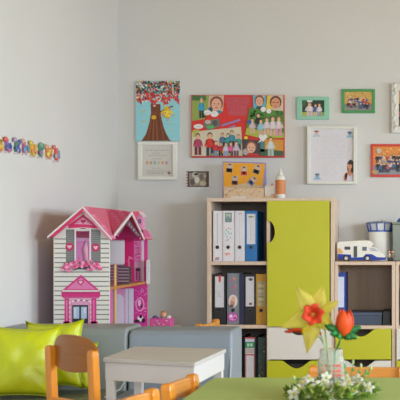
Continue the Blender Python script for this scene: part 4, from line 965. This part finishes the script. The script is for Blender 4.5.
# ------------------------------------------------------------------ chairs
BEECH, BEECHD = '#D08426', '#8C5208'
def chair(loc, rz, lab, W=.30, top=.70, seat=.43, D=.27, mode='ply', group=None):
    """local: backrest along x at y=0, seat reaches +y"""
    t = thing('wooden_chair', loc, lab, 'chair', 'beech chairs', rz=rz, local=True)
    pw, pd_ = (.036, .026) if mode == 'ply' else (.046, .034); pz = top-.045 if mode == 'ply' else top
    for sx in (-1, 1):
        q = MB(); x = sx*(W/2-pw/2)
        pts = [(x-pw/2, -.013-.03, 0), (x+pw/2, -.043, 0), (x+pw/2, -.013, 0), (x-pw/2, -.013, 0)]
        rings = []
        for z, y, k in ((0, -.05, 1), (seat, 0, 1), (pz-.02, -.012, 1), (pz-.004, -.0125, .9), (pz, -.013, .6)):
            rings.append([Vector((x-pw/2*k, y-pd_/2*k, z)), Vector((x+pw/2*k, y-pd_/2*k, z)), Vector((x+pw/2*k, y+pd_/2*k, z)), Vector((x-pw/2*k, y+pd_/2*k, z))])
        q.ring(rings, BEECH); q.build('rear_leg', 'beech', t, bevel=.006, seg=3)
        q = MB(); q.ring([[Vector((x+a*pw/2, D-.03+b*pd_/2, z)) for a, b in ((-1, -1), (1, -1), (1, 1), (-1, 1))] for z in (0, seat-.024)], BEECH); q.build('front_leg', 'beech', t, bevel=.004)
        q = MB(); q.box(x-.009, x+.009, .013, D-.043, seat-.065, seat-.03, BEECH); q.build('stretcher', 'beechx', t, bevel=.003)
    q = MB(); q.box(-W/2-.004, W/2+.004, .016, D, seat-.018, seat, '#B87428'); q.build('seat', 'beechx', t, bevel=.007, seg=3)
    if mode == 'ply':
        n = 20; rows = []; q = MB(); bw = W-pw*.9
        for face in (0, 1):
            g = []
            for i in range(n+1):
                u = -1+2*i/n; cor = .03*(abs(u)**5)
                zt_ = top-.012*u*u-cor*1.1; zb_ = top-.128+.010*(u*u)+cor*.6
                yy = .002-.020*(1-u*u)+(.009 if face else 0)
                g.append([Vector((u*bw/2, yy, zb_+(zt_-zb_)*j/6)) for j in range(7)])
            rows.append(g)
        vs = [p for g in rows for c_ in g for p in c_]; N_ = (n+1)*7; fs = []
        for i in range(n):
            for j in range(6):
                a = i*7+j; fs.append((a, a+7, a+8, a+1)); fs.append((N_+a+1, N_+a+8, N_+a+7, N_+a))
        for i in range(n): fs.append((i*7+7, i*7, N_+i*7, N_+i*7+7)); fs.append((i*7+6, i*7+13, N_+i*7+13, N_+i*7+6))
        for j in range(6): fs.append((j, j+1, N_+j+1, N_+j)); fs.append((n*7+j+1, n*7+j, N_+n*7+j, N_+n*7+j+1))
        q.add(vs, fs, BEECHD); q.build('backrest', 'beechx', t, smooth=False, bevel=.002, label='darker curved plywood backrest')
        q = MB(); q.box(-W/2+pw, W/2-pw, -.016, .004, top-.262, top-.225, BEECH); q.build('lower_rail', 'beechx', t, bevel=.004)
    else:
        q = MB()
        for z in ((pz-.008,), (pz-.15,)):
            z = z[0]; q.ring([[Vector((u*(W/2-pw*.5), -.016+.018*(u*u-1)+.006+b*.009, z-(.060 if a < 0 else 0))) for a, b in ((-1, -1), (-1, 1), (1, 1), (1, -1))][::-1] for u in [k/6 for k in range(-6, 7)]], '#CC8840')
        q.build('back_rail', 'beechx', t, bevel=.004)
    return t
A, B = P_at(53, 345, .70), P_at(96.5, 350.2, .70)
mid = (A+B)/2; rz = math.atan2(B.y-A.y, B.x-A.x)
chair((mid.x, mid.y, 0), rz, 'beech chair with dark curved plywood back in front of the lime cushions', W=(B-A).length+.030, top=.745, seat=.43, D=.25)
A, B = P_at(174, 383.5, .622), P_at(198, 374.0, .622); mid = (A+B)/2
c1 = chair((mid.x-.008, mid.y, 0), math.atan2(A.y-B.y, A.x-B.x), 'beech chair with level back rail at the far left corner of the green table', W=(B-A).length+.044, top=.622, seat=.36, D=.25, mode='rail')
c1.rotation_euler.z = math.atan2(A.y-B.y, A.x-B.x)
A, B = P_at(118, 402, .622), P_at(162.5, 387.2, .622); mid = (A+B)/2
dup(c1, (mid.x-.008, mid.y, 0), math.atan2(A.y-B.y, A.x-B.x), 'beech chair at the bottom edge, nearer than the one at the table corner')
Yr = 3.86; xa, xb = P(308.4, 0, Yr).x, P(411, 0, Yr).x
chair(((xa+xb)/2, Yr+.012, 0), PI, 'wide beech chair behind the far edge of the green table', W=xb-xa, top=EYE-(366.2-HY)*Yr/F, seat=.34, D=.28, mode='rail')
A, B = P_at(196, 324.0, .63), P_at(214, 318.9, .63); mid = (A+B)/2
chair((mid.x, mid.y, 0), math.atan2(B.y-A.y, B.x-A.x), 'beech chair standing behind the sofa in front of the binder shelves', W=(B-A).length+.03, top=.63, seat=.34, D=.23, mode='rail')


# ------------------------------------------------------------------ green table
GZ = .59
gt = thing('green_table', (.1, 2.9, 0), 'large table with pale green top and white edge in the foreground', 'table')
y1 = (EYE-GZ)*F/(377.4-HY); xl_ = P_at(184, 398, GZ).x; xr_ = 1.0; y0 = 2.35; rc = .05; pts = []
for (cx, cy, a0) in ((xl_+rc, y1-rc, PI/2), (xl_+rc, y0+rc, PI), (xr_-rc, y0+rc, 1.5*PI), (xr_-rc, y1-rc, 0)):
    for i in range(7): a = a0+PI/2*i/6; pts.append(Vector((cx+rc*math.cos(a), cy+rc*math.sin(a), GZ-.024)))
MB().prism(pts, (0, 0, .024), '#99B05C').build('table_top', 'paint', gt, bevel=.004, seg=3)
q = MB()
for (a, b, c_, d) in ((xl_+.06, xr_-.06, y1-.08, y1-.06), (xl_+.06, xr_-.06, y0+.06, y0+.08), (xl_+.06, xl_+.08, y0+.08, y1-.08), (xr_-.08, xr_-.06, y0+.08, y1-.08)): q.box(a, b, c_, d, GZ-.085, GZ-.0245, '#C8A078')
q.build('apron', 'beechx', gt)
for a in (xl_+.09, xr_-.13):
    for b in (y0+.09, y1-.13): MB().box(a, a+.045, b, b+.045, 0, GZ-.0245, '#C89A68').build('leg', 'beech', gt, bevel=.004)

# ------------------------------------------------------------------ jar, flowers, garland
JY = 3.30; js = JY/F; jc = P(331.2, 0, JY); jx = jc.x
def JZ(y): return EYE-(y-HY)*js
jz0 = GZ+.0005; rj = 13.2*js
jar = thing('glass_jar', (jx, JY, jz0), 'clear ribbed glass jar with red print holding the paper flowers', 'jar')
prof = [(rj*.88, jz0), (rj*.98, jz0+.006), (rj, jz0+.015)]
zr_ = JZ(361)
z = jz0+.015; 
while z < zr_: prof.append((rj*(1+.012*math.sin((z-jz0)*420)), z)); z += .004
prof += [(rj*.97, JZ(359)), (rj*.86, JZ(356)), (rj*.83, JZ(354.6)), (rj*.90, JZ(353.8)), (rj*.83, JZ(352.8)), (rj*.90, JZ(351.6)), (rj*.84, JZ(350.4)), (rj*.86, JZ(349))]
inn = [(r-.0028, z) for r, z in prof if z > jz0+.004][::-1]
MB().lathe(prof+inn, (jx, JY, 0), '#FFFFFF', 32).build('glass_body', 'glass', jar, smooth=True)
q = MB()
for k, y in enumerate((364.2, 369.6, 374.2, 382.4)):
    a0 = [-.62, -.42, -.45, -.5][k]; 
    for (u0, u1, col) in ((-.95, -.8, '#4A8A5A'), (-.7, -.58, '#4A8A5A'), (-.35, -.2, '#B8543A'), (-.12, .05, '#4A8A5A'), (.15, .32, '#C83020'), (.38, .72, '#C02A20')):
        if k == 3 and u0 < .1: continue
        n = 6; vs = []
        for i in range(n+1):
            a = -PI/2+(u0+(u1-u0)*i/n)*1.15
            for zz in (JZ(y+1.0), JZ(y-.9)): vs.append((jx+(rj*1.02)*math.cos(a), JY+(rj*1.02)*math.sin(a), zz))
        q.add(vs, [(2*i, 2*i+2, 2*i+3, 2*i+1) for i in range(n)], col)
q.build('jar_print', 'paper', jar, label='red and green printed dashes')

# daffodil
DY = 3.26; dc = P(314, 313.6, DY); ds = DY/F
df = thing('paper_daffodil', (jx-.012, JY, jz0+.008), 'large yellow cloth daffodil with orange trumpet standing in the jar', 'flower')
stem_base = Vector((jx-.012, JY, jz0+.008))
q = MB(); q.tube([stem_base, Vector((jx-.012, JY-.005, JZ(350))), P(325, 330, DY+.03), P(317, 318, DY+.02), dc+Vector((0, .012, 0))], .0028, '#8FA83A', 8); q.build('stem', 'leaf', df, smooth=True)
tips = [((297, 287), 8.5), ((323.5, 286), 8.5), ((281.5, 327.5), 8), ((307.4, 353), 8.5), ((336, 330.5), 8), ((339.5, 301), 6.5)]
for k, ((tx, ty), wd) in enumerate(tips):
    T_ = P(tx, ty, DY); d = T_-dc; L_ = d.length; d.normalize(); sd = d.cross(Vector((0, 1, 0))).normalized()
    n = 12; vs = []; fs = []
    for i in range(n+1):
        t_ = i/n; w_ = 1.1*wd*ds*min(1, .35+t_*2.2)*min(1, (1-t_)*1.75)**.9
        if i == n: w_ = .0004
        for j in range(-3, 4):
            u = j/3; vs.append(dc+d*(L_*t_)+sd*(w_*u)+Vector((0, -.004-.018*math.sin(t_*2.6)+.010*abs(u)*math.sin(PI*t_)+(.002 if k % 2 else -.002)+.003*math.sin(u*4+k), 0)))
    for i in range(n):
        for j in range(6): a = i*7+j; fs.append((a, a+1, a+8, a+7))
    MB().add(vs, fs, ['#E2D670', '#E0D064', '#DCCE5C', '#D8C630', '#D8CC50', '#DACC54'][k]).build('petal', 'petal', df, smooth=True, solid=.0006)
q = MB(); n = 36; rs = []
for (r, dy, wv) in ((.010, -.010, 0), (.013, -.020, .02), (.022, -.028, .05), (.0325, -.032, .13), (.031, -.034, .13), (.020, -.028, .05), (.011, -.020, .02), (.006, -.013, 0)):
    rs.append([dc+Vector((r*(1+wv*math.sin(6*2*PI*i/n))*math.cos(2*PI*i/n), dy+wv*.02*math.cos(12*PI*i/n), r*(1+wv*math.sin(6*2*PI*i/n))*math.sin(2*PI*i/n))) for i in range(n)])
q.ring(rs, '#D8401A'); q.build('trumpet', 'bloom', df, smooth=True, label='orange ruffled trumpet')
q = MB()
for i in range(5):
    a = 2*PI*i/5; q.tube([dc+Vector((0, -.015, 0)), dc+Vector((.004*math.cos(a), -.034, .004*math.sin(a)))], .0018, '#B8A030', 6)
q.build('stamens', 'leaf', df, smooth=True)
# orange flower hanging left behind the daffodil
oy = 3.34; q = MB(); a = P(306.5, 326.5, oy); ofl = thing('orange_flower', (jx-.004, JY+.014, jz0+.008), 'flat orange-red flower half hidden behind the daffodil', 'flower')
n = 14; vs = []; fs = []
for i in range(n+1):
    t_ = i/n; x = 306.8-22.5*t_; yc = 329.0+2.2*t_; hw = 3.0*math.sin(PI*min(1, .12+.84*t_))**.8*(1-.25*t_)
    for j in range(5):
        u = -1+j/2; p = P(x, yc+hw*u+.8*math.sin(t_*9), oy); p.y += -.012*math.cos(u*1.5)+.004*math.sin(t_*8); vs.append(p)
for i in range(n):
    for j in range(4): k = i*5+j; fs.append((k, k+1, k+6, k+5))
q.add(vs, fs, '#D8441A'); q.build('petal', 'bloom', ofl, smooth=True, solid=.001)
q = MB(); q.tube([Vector((jx-.004, JY+.014, jz0+.008)), Vector((jx-.014, JY+.01, JZ(350))), P(320, 338, 3.335), P(306, 328.6, 3.338)], .002, '#7A9A3A', 6); q.build('stem', 'leaf', ofl, smooth=True)
# bud stem
q = MB(); b0 = Vector((jx-.006, JY-.016, jz0+.008)); q.tube([b0, Vector((jx-.014, JY-.016, JZ(350))), P(320.6, 334.5, 3.27)], .0024, '#A8B8A0', 8)
bs = tag(q.build('bud_stem', 'leaf', smooth=True, loc=b0), 'pale stem with a tiny orange tip at the left of the jar mouth', 'flower')
q = MB(); q.ball(P(320.4, 333.4, 3.27), (.004, .004, .006), '#D8781A', 8, 6); q.build('bud', 'bloom', bs, smooth=True, label='orange bud')
# tulip
TY = 3.24; tcn = P(344.8, 324, TY); ts = TY/F
t0 = Vector((jx+.008, JY-.006, jz0+.008)); tl = thing('paper_tulip', t0, 'orange-red cloth tulip with bright green frilled leaves in the jar', 'flower')
q = MB(); q.tube([t0, Vector((jx+.012, JY-.01, JZ(352))), P(338.5, 345, TY+.01), P(342, 334, TY)], .0036, '#3F9A62', 8); q.build('stem', 'leaf', tl, smooth=True)
for k in range(6):
    a0 = 2*PI*k/6+.35; q = MB(); vs = []; fs = []; n = 10; inner = k % 2
    for i in range(n+1):
        t_ = i/n; r = (.0300 if not inner else .0275)*math.sin(PI*(.10+.58*t_))**.75*(1-.42*t_**3); z = P(0, 336.5, TY).z+(27.5-2*inner)*ts*t_
        hw = .72*math.sin(PI*(.25+.68*t_))**.6 if i < n else .12
        for j in range(-3, 4):
            a = a0+hw*j/3; vs.append(Vector((tcn.x+r*math.cos(a)*1.02, TY+r*math.sin(a), z-.004*abs(j/3)**2*t_)))
    for i in range(n):
        for j in range(6): b = i*7+j; fs.append((b, b+1, b+8, b+7))
    q.add(vs, fs, ['#E8540E', '#E04A0E'][inner]); q.build('petal', 'bloom', tl, smooth=True, solid=.001)
for k, (tx, ty, dy) in enumerate(((324.5, 325.5, -.01), (330, 334, -.02), (361, 327, -.005), (357, 338, -.02), (338, 338, -.03), (350, 339, -.025), (336, 322, .02))):
    b = P(343, 335.5, TY); e = P(tx, ty, TY+dy); d = e-b; sd = d.cross(Vector((0, 1, 0))).normalized(); n = 10; vs = []; fs = []
    for i in range(n+1):
        t_ = i/n; w_ = (.0125*math.sin(PI*min(.97, t_*.9+.08))**.7)*(1+.18*math.sin(t_*20+k)); arch_ = Vector((0, -.008*math.sin(PI*t_), .004*math.sin(PI*t_)))
        for j in range(-2, 3): vs.append(b+d*t_+sd*w_*j/2+arch_+Vector((0, .004*abs(j), 0)))
    for i in range(n):
        for j in range(4): a = i*5+j; fs.append((a, a+1, a+6, a+5))
    MB().add(vs, fs, ['#24783A', '#2C8A40', '#226E34'][k % 3]).build('leaf', 'leaf', tl, smooth=True, solid=.0008)
# garland of white blossoms around the jar
gl = thing('blossom_garland', (P(325, 0, 3.2).x, 3.2, GZ), 'garland of white blossoms and green leaves around the foot of the jar', 'garland')
rg = random.Random(11); q = MB()
def blob():
    while True:
        a = rg.uniform(0, 2*PI); r = rg.uniform(.55, 1.0)
        x = jx+.006+math.cos(a)*.14*r; y = JY-.075+math.sin(a)*.14*r
        if (x-jx)**2+(y-JY)**2 > (rj+.008)**2: return x, y
for i in range(760):
    x, y = blob(); h_ = .026*max(0, 1-abs((x-jx-.006)/.17)**2)+.004; z = GZ+.004+rg.random()*max(.012, h_)
    L_ = rg.uniform(.016, .034); az = rg.uniform(0, 2*PI); el = rg.uniform(.0, 1.2)
    d = Vector((math.cos(az)*math.cos(el), math.sin(az)*math.cos(el), math.sin(el))); sd = d.cross(Vector((.1, .2, 1))).normalized()*L_*.27; p = Vector((x, y, z))
    up_ = sd.cross(d).normalized()*.002
    q.add([p, p+d*L_*.5+sd+up_, p+d*L_, p+d*L_*.5-sd+up_, p+d*L_*.5-up_], [(0, 1, 4), (1, 2, 4), (2, 3, 4), (3, 0, 4)], rg.choice(['#5A7A24', '#7A9A34', '#4A6420', '#98A848', '#607C28', '#B0BC68']))
fo = q.build('foliage', 'leaf', gl); fo['kind'] = 'stuff'
q = MB(); pts = [(jx-.026+math.cos(2*PI*i/24)*.105, JY-.045+math.sin(2*PI*i/24)*.085, GZ+.006) for i in range(25)]; q.tube(pts, .003, '#5A7A38', 6); q.build('vine', 'leaf', gl, smooth=True)
for (tx, ty, bx_) in ((353, 362, 349), (366, 372, 357), (361, 366, 352), (345, 366, 344), (294, 378, 302), (371, 368, 360)):
    q = MB(); b = P(bx_, 384, 3.22); e = P(tx, ty, 3.2); q.tube([b, b.lerp(e, .5)+Vector((.003, 0, .006)), e], .0014, '#7AA048', 6)
    q.ball(e, (.004, .004, .009), rg.choice(['#A8BC78', '#4FA058', '#9AB468']), 8, 5); q.ball(b.lerp(e, .6)+Vector((.005, 0, .003)), (.007, .003, .004), '#5A9A48', 8, 5)
    q.build('sprig', 'leaf', gl, smooth=True)
spots = [(297, 383), (303, 379), (309, 381), (312, 387), (318, 383), (300, 389), (293, 389), (324, 388), (331, 391), (337, 388), (343, 383), (348, 386), (354, 384), (347, 392), (356, 391), (351, 380), (362, 388), (313, 393), (305, 394), (326, 395), (338, 396), (288, 394), (341, 379), (360, 396), (320, 378)]
for k, (bx_, by_) in enumerate([p for i, p in enumerate(spots) if i % 3 != 2]):
    c = P(bx_+6, by_, 3.10+.12*(400-by_)/25); c.z = max(c.z, GZ+.012); R = Matrix.Rotation(rg.uniform(-.7, .7), 3, 'Z') @ Matrix.Rotation(rg.uniform(-1.1, .1), 3, 'X'); q = MB()
    for i in range(5):
        a = 2*PI*i/5+rg.random()*.3; o = R @ Vector((.0115*math.cos(a), -.001, .0115*math.sin(a))); Rp = R @ Matrix.Rotation(-a, 3, 'Y')
        q.ball(c+o, (.0105, .0022, .0072), '#C9CAB6', 8, 5, Rp)
    q.ball(c+R @ Vector((0, -.004, 0)), .0048, '#C8BC48', 8, 5)
    q.build('blossom', 'bloom', gl, smooth=True, label='white blossom with a yellow eye')
